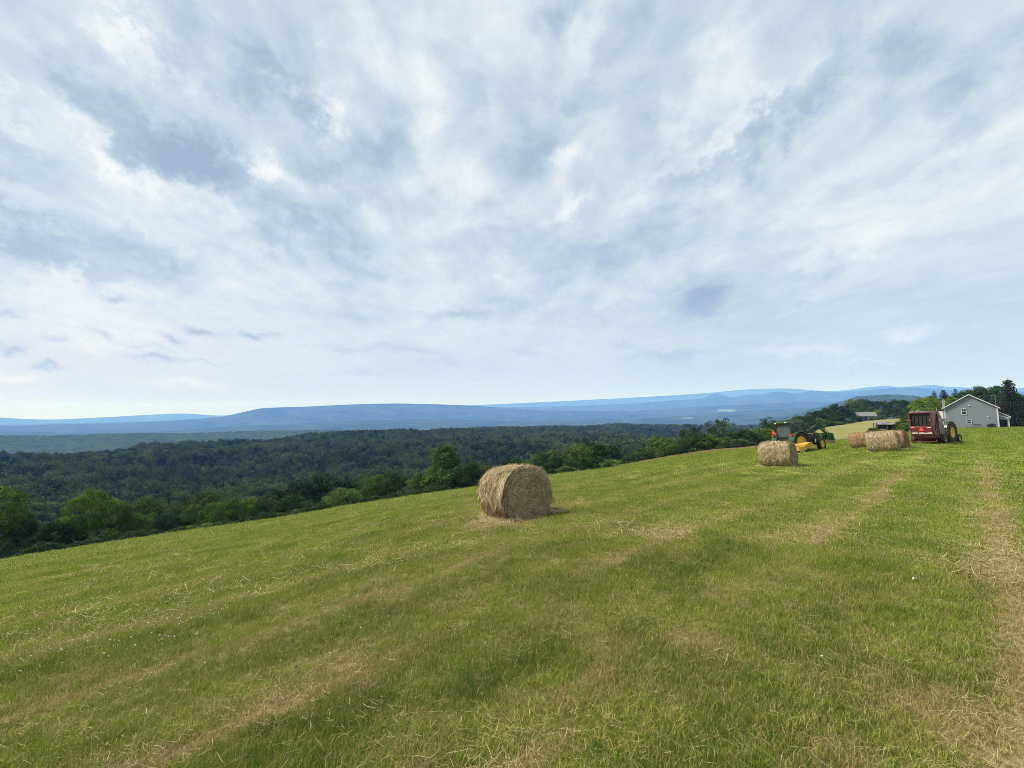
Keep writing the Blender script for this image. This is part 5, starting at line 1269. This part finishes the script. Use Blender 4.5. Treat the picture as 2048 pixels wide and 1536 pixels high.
    P = np.stack([xg[:, None] + (t - .5) * (ln * np.cos(d))[:, None], yg[:, None] + (t - .5) * (ln * np.sin(d))[:, None], hgt[:, None] + .04 * np.sin(t * PI) + 0 * ln[:, None]], -1)
    Sd = np.stack([-np.sin(d), np.cos(d), 0 * d], -1)[:, None, :] + 0 * P
    v, f = ribbons(P, Sd, wid * rng.uniform(.6, 1.2, n)); vs.append(v); fs.append(f + off)
    st = mesh_from('loose_hay', np.concatenate(vs), np.concatenate(fs), hay_st)
    return core_me, st
def bale(meshes, loc, axis, label, mat=None, scale=1.0, flip=False):
    o = link('hay_bale', meshes[0], label=label, category='hay bale', group='round hay bales left on the field')
    n = gnormal(loc.x, loc.y); f = Vector((math.cos(axis), math.sin(axis), 0)); f = (f - n * f.dot(n)).normalized(); l = n.cross(f)
    m3 = Matrix(((f.x, l.x, n.x), (f.y, l.y, n.y), (f.z, l.z, n.z)))
    o.matrix_world = Matrix.Translation(loc - n * .03) @ m3.to_4x4() @ Matrix.Scale(scale, 4)
    c = link('loose_hay', meshes[1], o, kind='stuff')
    if mat: c.material_slots[0].link = 'OBJECT'; c.material_slots[0].material = mat
    return o
AX = math.radians(-60)
BIG = bale_mesh(.72, 1.30, 3, 17000, 10500, .0030, sz=.885, sy=1.04)
FARB = bale_mesh(.70, 1.30, 4, 9500, 4200, .0046)
def foot(px, py, back):        # ground point a little behind the visible foot of a bale
    h_ = hit(px, py, 5); d = Vector((h_.x, h_.y, 0)).normalized(); q = h_ + d * back; q.z = float(zt(q.x, q.y)); return q
BALES = [(BIG, foot(1034, 1036, .48), AX, 'nearest and largest round hay bale with its coiled end facing the viewer', None, 1.0),
         (FARB, foot(1558, 934, .45), AX + .10, 'round hay bale standing alone in front of the cab tractor', None, 1.0),
         (FARB, foot(1770, 904.5, .5), AX + .12, 'front bale of the group beside the maroon baler', None, 1.0),
         (FARB, foot(1726, 896, .5), AX + .12, 'reddish bale at the left of the group beside the maroon baler', hay_old, .94),
         (FARB, foot(1789, 898.5, .9), AX - .0, 'bale half hidden behind the front bale of the group', hay_old, .96),
         (FARB, foot(1659, 888.0, .5), AX + .35, 'small faraway bale seen under the loader of the cab tractor', hay_old, .80)]
for b_ in BALES: bale(*b_[:4], mat=b_[4], scale=b_[5])

# ------------------------------------------------------------------ grey house
siding = pmat('grey_siding', (.18, .205, .24), .6, var=.14, scale=1.2)
trimw = pmat('white_trim', (.56, .57, .58), .5, var=.15, scale=3)
shing = pmat('grey_shingles', (.17, .17, .175), .9, var=.4, scale=5, bump=.4)
stone = pmat('chimney_block', (.30, .30, .31), .9, var=.35, scale=4, bump=.5)
darkm = pmat('dark_interior', (.02, .022, .025), .8, var=.4)
concrete = pmat('concrete', (.34, .33, .31), .9, var=.3, scale=3)
wood = pmat('weathered_wood', (.12, .075, .05), .85, var=.5, scale=6)
hx, hy, hz_, hth = polar(1946, 145)
HZ = -hth
Hs = thing('house', 'grey clapboard house with white trim, chimney and small porch at the right', 'house', (hx, hy, hz_ - .15), rotz=HZ)
HWd, EV, RG, DP = 4.15, 5.25, 8.25, 12.0
def clap(bm, poly_fn, z0, z1, y, step=.16):      # boards whose lower edge stands proud
    z = z0
    while z < z1 - .01:
        zt2 = min(z + step, z1); a0, b0 = poly_fn(z); a1, b1 = poly_fn(zt2)
        vs = [bm.verts.new(p) for p in ((a0, y - .022, z), (b0, y - .022, z), (b1, y, zt2), (a1, y, zt2))]; bm.faces.new(vs)
        us = [bm.verts.new(p) for p in ((a0, y - .022, z), (b0, y - .022, z), (b0, y, z), (a0, y, z))]; bm.faces.new(us)
        z = zt2
bm = BM()
prism(bm, [(-HWd, -.6), (HWd, -.6), (HWd, EV), (0, RG - .05), (-HWd, EV)], 0.0, DP)
wall = part('wall', bm, siding, Hs)
bm = BM(); clap(bm, lambda z: (-HWd, HWd) if z <= EV else (-HWd * (RG - .05 - z) / (RG - .05 - EV), HWd * (RG - .05 - z) / (RG - .05 - EV)), .15, RG - .12, -.005)
part('clapboards', bm, siding, wall, kind='stuff')
bm = BM()
sl = (RG - EV) / HWd
for s in (-1, 1):
    prism(bm, [(0, RG), (s * (HWd + .4), EV - .4 * sl), (s * (HWd + .4), EV - .4 * sl + .14), (0, RG + .16)], -.35, DP + .3)
roof = part('roof', bm, shing, Hs)
for s in (-1, 1):
    bm = BM(); prism(bm, [(0, RG - .06), (s * (HWd + .42), EV - .42 * sl - .06), (s * (HWd + .42), EV - .42 * sl + .17), (0, RG + .19)], -.40, -.352); part('rake_board', bm, trimw, roof)
    bm = BM(); box(bm, (s * (HWd + .46), DP / 2, EV - .3), (.12, DP + .6, .13)); part('gutter', bm, trimw, roof)
    bm = BM(); box(bm, (s * (HWd + .045), -.05, EV / 2 - .1), (.09, .09, EV - .3)); rod(bm, (s * (HWd + .05), -.05, EV - .25), (s * (HWd + .4), -.2, EV - .32), .045); part('downspout', bm, trimw, Hs)
bm = BM(); box(bm, (-HWd + .06, -.035, EV / 2), (.14, .03, EV - .2)); box(bm, (HWd - .06, -.035, EV / 2), (.14, .03, EV - .2)); part('corner_board', bm, trimw, Hs)
def window(parent, cx, cz, w, h, y=-.03, cols=2, rows=2):
    bm = BM(); t = .09
    box(bm, (cx, y - .03, cz + h / 2 + t / 2), (w + 2 * t, .08, t)); box(bm, (cx, y - .03, cz - h / 2 - t / 2), (w + 2 * t, .09, t)); box(bm, (cx - w / 2 - t / 2, y - .03, cz), (t, .07, h)); box(bm, (cx + w / 2 + t / 2, y - .03, cz), (t, .07, h))
    fr = part('window', bm, trimw, parent)
    for j in range(rows):
        bm = BM(); zc_ = cz - h / 2 + h * (j + .5) / rows; box(bm, (cx, y - .015 - .012 * j, zc_), (w, .012, h / rows - .04)); part('pane', bm, pane_m, fr)
    bm = BM()
    for j in range(1, rows): box(bm, (cx, y - .035, cz - h / 2 + h * j / rows), (w, .05, .06))
    for i in range(1, cols): box(bm, (cx - w / 2 + w * i / cols, y - .040, cz + (h * .25 if rows > 1 and h > 1.2 else 0)), (.035, .03, h * (.5 if rows > 1 and h > 1.2 else 1)))
    part('muntin', bm, trimw, fr)
    return fr
window(Hs, -1.0, 4.28, .66, 1.28); window(Hs, -.30, 1.90, .66, .72, cols=1)
bm = BM(); rod(bm, (-.1, -.16, 5.7), (-.1, -.02, 5.7), .13, seg=12); part('vent_cap', bm, trimw, Hs, smooth=True)
bm = BM(); rod(bm, (2.7, -.16, 3.0), (2.7, -.02, 3.0), .12, seg=12); part('wall_light', bm, trimw, Hs, smooth=True)
bm = BM(); box(bm, (-.25, -.12, .30), (1.25, .2, .46), .02); part('cellar_vent', bm, darkm, Hs)
bm = BM(); box(bm, (0, -.03, .03), (2 * HWd, .05, .22)); part('foundation', bm, concrete, Hs)
bm = BM(); box(bm, (-HWd - .08, .9, 3.2), (.5, .6, 7.6), .02); box(bm, (-HWd - .08, .9, 7.05), (.6, .7, .12)); rod(bm, (-HWd - .08, .9, 7.1), (-HWd - .08, .9, 7.5), .09, seg=10); rod(bm, (-HWd - .08, .9, 7.52), (-HWd - .08, .9, 7.57), .16, seg=10); part('chimney', bm, stone, Hs)
# low wing on the left
bm = BM(); box(bm, (-HWd - 3.2, 7, 1.2), (6.3, 5.4, 3.2)); part('wing_wall', bm, siding, Hs)
bm = BM(); prism(bm, [(3.9, 2.35), (7.0, 4.15), (10.2, 2.35), (10.2, 2.50), (7.0, 4.32), (3.9, 2.50)], -HWd - 6.6, -HWd - .02, plane='yz'); part('wing_roof', bm, pmat('light_shingles', (.33, .34, .35), .9, var=.3, scale=5), Hs)
# porch on the right
bm = BM(); vs_ = [(HWd + .02, 4.15), (HWd + 1.85, 2.9), (HWd + 1.85, 3.05), (HWd + .02, 4.32)]; prism(bm, vs_, .6, 5.5); part('porch_roof', bm, shing, Hs)
bm = BM(); prism(bm, [(HWd + .02, 4.08), (HWd + 1.9, 2.80), (HWd + 1.9, 3.05), (HWd + .02, 4.34)], .50, .58); prism(bm, [(HWd + .02, 3.20), (HWd + 1.7, 2.66), (HWd + 1.7, 2.82), (HWd + .02, 3.40)], .52, .57); box(bm, (HWd + .9, .62, 2.50), (1.75, .14, .14)); part('porch_trim', bm, trimw, Hs)
bm = BM(); prism(bm, [(HWd + .02, 2.58), (HWd + 1.65, 2.58), (HWd + 1.65, 2.8), (HWd + .02, 4.0)], .60, .64); part('porch_gable', bm, siding, Hs)
for yy in (.75, 5.2):
    bm = BM(); box(bm, (HWd + 1.5, yy, 1.2), (.18, .18, 2.5)); part('porch_post', bm, trimw, Hs)
bm = BM(); box(bm, (HWd + .9, 3.0, .05), (1.8, 5.0, .3)); part('porch_floor', bm, concrete, Hs)
bm = BM(); box(bm, (HWd + .06, 2.9, 1.35), (.06, .95, 2.1)); part('porch_door', bm, darkm, Hs)
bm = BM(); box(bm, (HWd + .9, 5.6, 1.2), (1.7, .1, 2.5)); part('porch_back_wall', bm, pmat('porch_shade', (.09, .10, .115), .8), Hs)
def at_house(lx, ly, dz=0):
    c, s = math.cos(HZ), math.sin(HZ); x, y = hx + lx * c - ly * s, hy + lx * s + ly * c
    return Vector((x, y, float(zt(x, y)) + dz))
# small things by the house
T_ = thing('antenna_mast', 'thin bare mast rising at the right corner of the grey house', 'antenna', at_house(HWd - .1, 1.0), rotz=HZ)
bm = BM(); rod(bm, (0, 0, 0), (0, 0, 8.1), .045, .03, 8); part('pole', bm, steel, T_, smooth=True)
T_ = thing('garden_bench', 'small reddish wooden bench against the gable wall of the grey house', 'bench', at_house(.9, -.55), rotz=HZ)
for nm, c_, s_ in (('seat', (0, 0, .45), (1.2, .42, .06)), ('backrest', (0, .2, .95), (1.2, .06, .30))):
    bm = BM(); box(bm, c_, s_, .01); part(nm, bm, wood, T_)
for sx_ in (-.52, .52):
    bm = BM(); box(bm, (sx_, -.14, .22), (.06, .06, .44)); part('leg', bm, wood, T_)
    bm = BM(); box(bm, (sx_, .20, .52), (.06, .06, 1.1)); part('leg', bm, wood, T_)
for i, (lx, ly, s_, lab) in enumerate([(1.4, -1.3, .17, 'small white stone by the bench at the gable wall'), (2.7, -1.1, .34, 'large white stone left of the shrub at the gable wall'), (3.45, -1.2, .2, 'white stone right under the shrub at the gable wall')]):
    bm = BM(); bmesh.ops.create_icosphere(bm, subdivisions=2, radius=s_)
    for v in bm.verts: v.co = Vector((v.co.x * 1.3, v.co.y, max(v.co.z * .8, -.05))) * (1 + .12 * math.sin(v.co.x * 20 + v.co.y * 13 + i))
    o = part('stone', bm, trimw, None, smooth=True); o.location = at_house(lx, ly); o['label'] = lab; o['category'] = 'stone'; o['group'] = 'white stones along the house wall'
q = at_house(3.1, -.8); tree('s1', q.x, q.y, 1.6, 1.35, L_RED, 'reddish brown shrub at the foot of the gable wall near the right corner', name='shrub', category='shrub')
q = at_house(-3.0, -1.6); tree('s2', q.x, q.y, .9, .55, L_GREY, 'small pale clump of plants at the left foot of the gable wall', name='shrub', category='shrub')
q = at_house(7.6, 3.5); tree('s2', q.x, q.y, 2.4, 1.7, L_DARK, 'dark shrub right of the porch post', name='shrub', category='shrub')
# parked car at the border
car_p = pmat('dark_car_paint', (.02, .022, .028), .25, var=.2)
CR = thing('parked_car', 'dark car with pale windows parked right of the porch, cut by the right border', 'car', at_house(11.9, 2.5), rotz=HZ + .1)
bm = BM(); prism(bm, [(-2.2, .35), (-2.25, .8), (-1.5, .98), (1.6, .98), (2.2, .85), (2.25, .35)], -.85, .85); bmesh.ops.bevel(bm, geom=bm.edges[:], offset=.06, segments=2, affect='EDGES'); part('body', bm, car_p, CR, smooth=True)
bm = BM(); prism(bm, [(-1.5, .97), (-1.0, 1.46), (.7, 1.46), (1.45, .97)], -.72, .72); bmesh.ops.bevel(bm, geom=bm.edges[:], offset=.05, segments=2, affect='EDGES'); part('cabin', bm, pane_m, CR, smooth=True)
bm = BM(); box(bm, (-.15, 0, 1.485), (1.6, 1.36, .05), .02); part('roof', bm, car_p, CR)
for x_ in (-1.4, 1.4):
    for s in (-1, 1): wheel(CR, x_, s * .78, .33, .22, s, 0, rimfrac=.62, rim_mat=steel)
for s in (-1, 1):
    bm = BM(); box(bm, (-2.24, s * .6, .72), (.05, .3, .14), .02); part('tail_light', bm, lamp_red, CR)

# ------------------------------------------------------------------ far house in front of the woods
fx, fy, fz, fth = polar(1737, 322)
FH = thing('farmhouse', 'far low beige house with grey sloping roof in front of the woods', 'house', (fx, fy, fz - .3), rotz=-fth + .25); FH.scale = (.8, .8, .86)
beige = pmat('beige_wall', (.42, .38, .31), .8, var=.2)
bm = BM(); box(bm, (0, 3, 1.9), (10.5, 6, 4.4)); fw = part('wall', bm, beige, FH)
bm = BM(); prism(bm, [(-1.2, 3.6), (3.0, 6.3), (7.2, 3.6), (7.2, 3.8), (3.0, 6.55), (-1.2, 3.8)], -6.0, 6.0, plane='yz'); part('roof', bm, shing, FH)
for x_ in (-3.6, -.6, 2.4):
    bm = BM(); box(bm, (x_, -.03, 1.9), (1.5, .05, 2.2)); part('window', bm, pane_m, FH)
for x_ in (-5.0, -2.1, .9, 4.2):
    bm = BM(); box(bm, (x_, -1.0, 1.8), (.25, .25, 3.8)); part('porch_post', bm, trimw, FH)
bm = BM(); box(bm, (4.7, -.6, 2.0), (1.4, .9, 3.2)); part('bay', bm, trimw, FH)
fx, fy, fz, fth = polar(1694, 300)
CP = thing('garden_shed', 'tiny white shed at the wood edge left of the far house', 'shed', (fx, fy, fz), rotz=-fth + .3)
bm = BM(); box(bm, (0, 1.2, 1.0), (3.6, 2.2, 2.3)); part('wall', bm, trimw, CP)
bm = BM(); prism(bm, [(-.3, 2.1), (1.2, 2.9), (2.7, 2.1), (2.7, 2.25), (1.2, 3.05), (-.3, 2.25)], -2.1, 2.1, plane='yz'); part('roof', bm, trimw, CP)
bm = BM(); box(bm, (-.4, .07, 1.3), (2.2, .04, .7)); part('window', bm, pane_m, CP)
# open pavilion and long low shed beyond the bales
fx, fy, fz, fth = polar(1762, 118)
PV = thing('pavilion', 'small open pavilion on bare posts standing beyond the group of bales', 'pavilion', (fx, fy, fz), rotz=-fth + .3)
for sx_ in (-.8, .8):
    for sy_ in (-.8, .8):
        bm = BM(); box(bm, (sx_, sy_, 1.15), (.11, .11, 2.4)); part('post', bm, pmat('grey_wood', (.20, .19, .18), .8) if False else wood, PV)
bm = BM(); r_ = bmesh.ops.create_cone(bm, cap_ends=True, segments=4, radius1=1.75, radius2=.25, depth=.38); bmesh.ops.transform(bm, matrix=Matrix.Translation((0, 0, 2.5)) @ Matrix.Rotation(PI / 4, 4, 'Z'), verts=r_['verts']); part('roof', bm, shing, PV)
bm = BM(); box(bm, (0, .8, .9), (1.6, .05, .08)); box(bm, (0, -.8, .9), (1.6, .05, .08)); part('rail', bm, trimw, PV)
fx, fy, fz, fth = polar(1787, 122)
SH = thing('open_shed', 'long low dark open shed with pale metal roof beyond the group of bales', 'shed', (fx, fy, fz), rotz=-fth)
bm = BM(); box(bm, (0, 1.6, .75), (5.0, .1, 1.7)); box(bm, (-2.5, .8, .75), (.1, 1.6, 1.7)); box(bm, (2.5, .8, .75), (.1, 1.6, 1.7)); part('wall', bm, darkm, SH)
bm = BM(); box(bm, (-.3, .7, 1.72), (4.2, 2.1, .08), rot=(.1, 0, 0)); part('roof', bm, pmat('dull_metal', (.17, .165, .16), .7, 0), SH)
for x_ in (-2.4, -.8, .8, 2.4):
    bm = BM(); box(bm, (x_, -.1, .8), (.1, .1, 1.65)); part('post', bm, wood, SH)
for i, (p_, r0_, w_, h_, lab) in enumerate([(1748, 112, 2.4, 1.6, 'low dark bush left of the small pavilion'), (1775, 128, 4.2, 2.6, 'dark bush between pavilion and long low shed'), (1806, 122, 3.4, 2.4, 'green bush at the right end of the long low shed'), (1816, 112, 3.0, 2.0, 'leafy bush close to the left side of the maroon baler')]):
    x, y, z, th = polar(p_, r0_); tree(['s1', 's2'][i % 2], x, y, w_, h_, [L_DARK, L_MID][i % 2], lab, name='shrub', category='shrub', group='bushes beyond the bales')

# ------------------------------------------------------------------ haze
HB_ = 24500.0; zlo, zhi = float(ZG.min()) - 8, 900.0
bm = BM(); box(bm, (0, 0, (zlo + zhi) / 2), (2 * HB_, 2 * HB_, zhi - zlo))
hm = bpy.data.materials.new('haze_air'); hm.use_nodes = True; t = hm.node_tree; t.nodes.clear()
o_ = t.nodes.new('ShaderNodeOutputMaterial'); pv = t.nodes.new('ShaderNodeVolumePrincipled')
pv.inputs['Color'].default_value = (.125, .31, 1.0, 1); pv.inputs['Density'].default_value = 1.2e-4; pv.inputs['Absorption Color'].default_value = (1, 1, 1, 1); pv.inputs['Anisotropy'].default_value = .0
t.links.new(pv.outputs[0], o_.inputs['Volume'])
part('haze', bm, hm, None, kind='stuff')
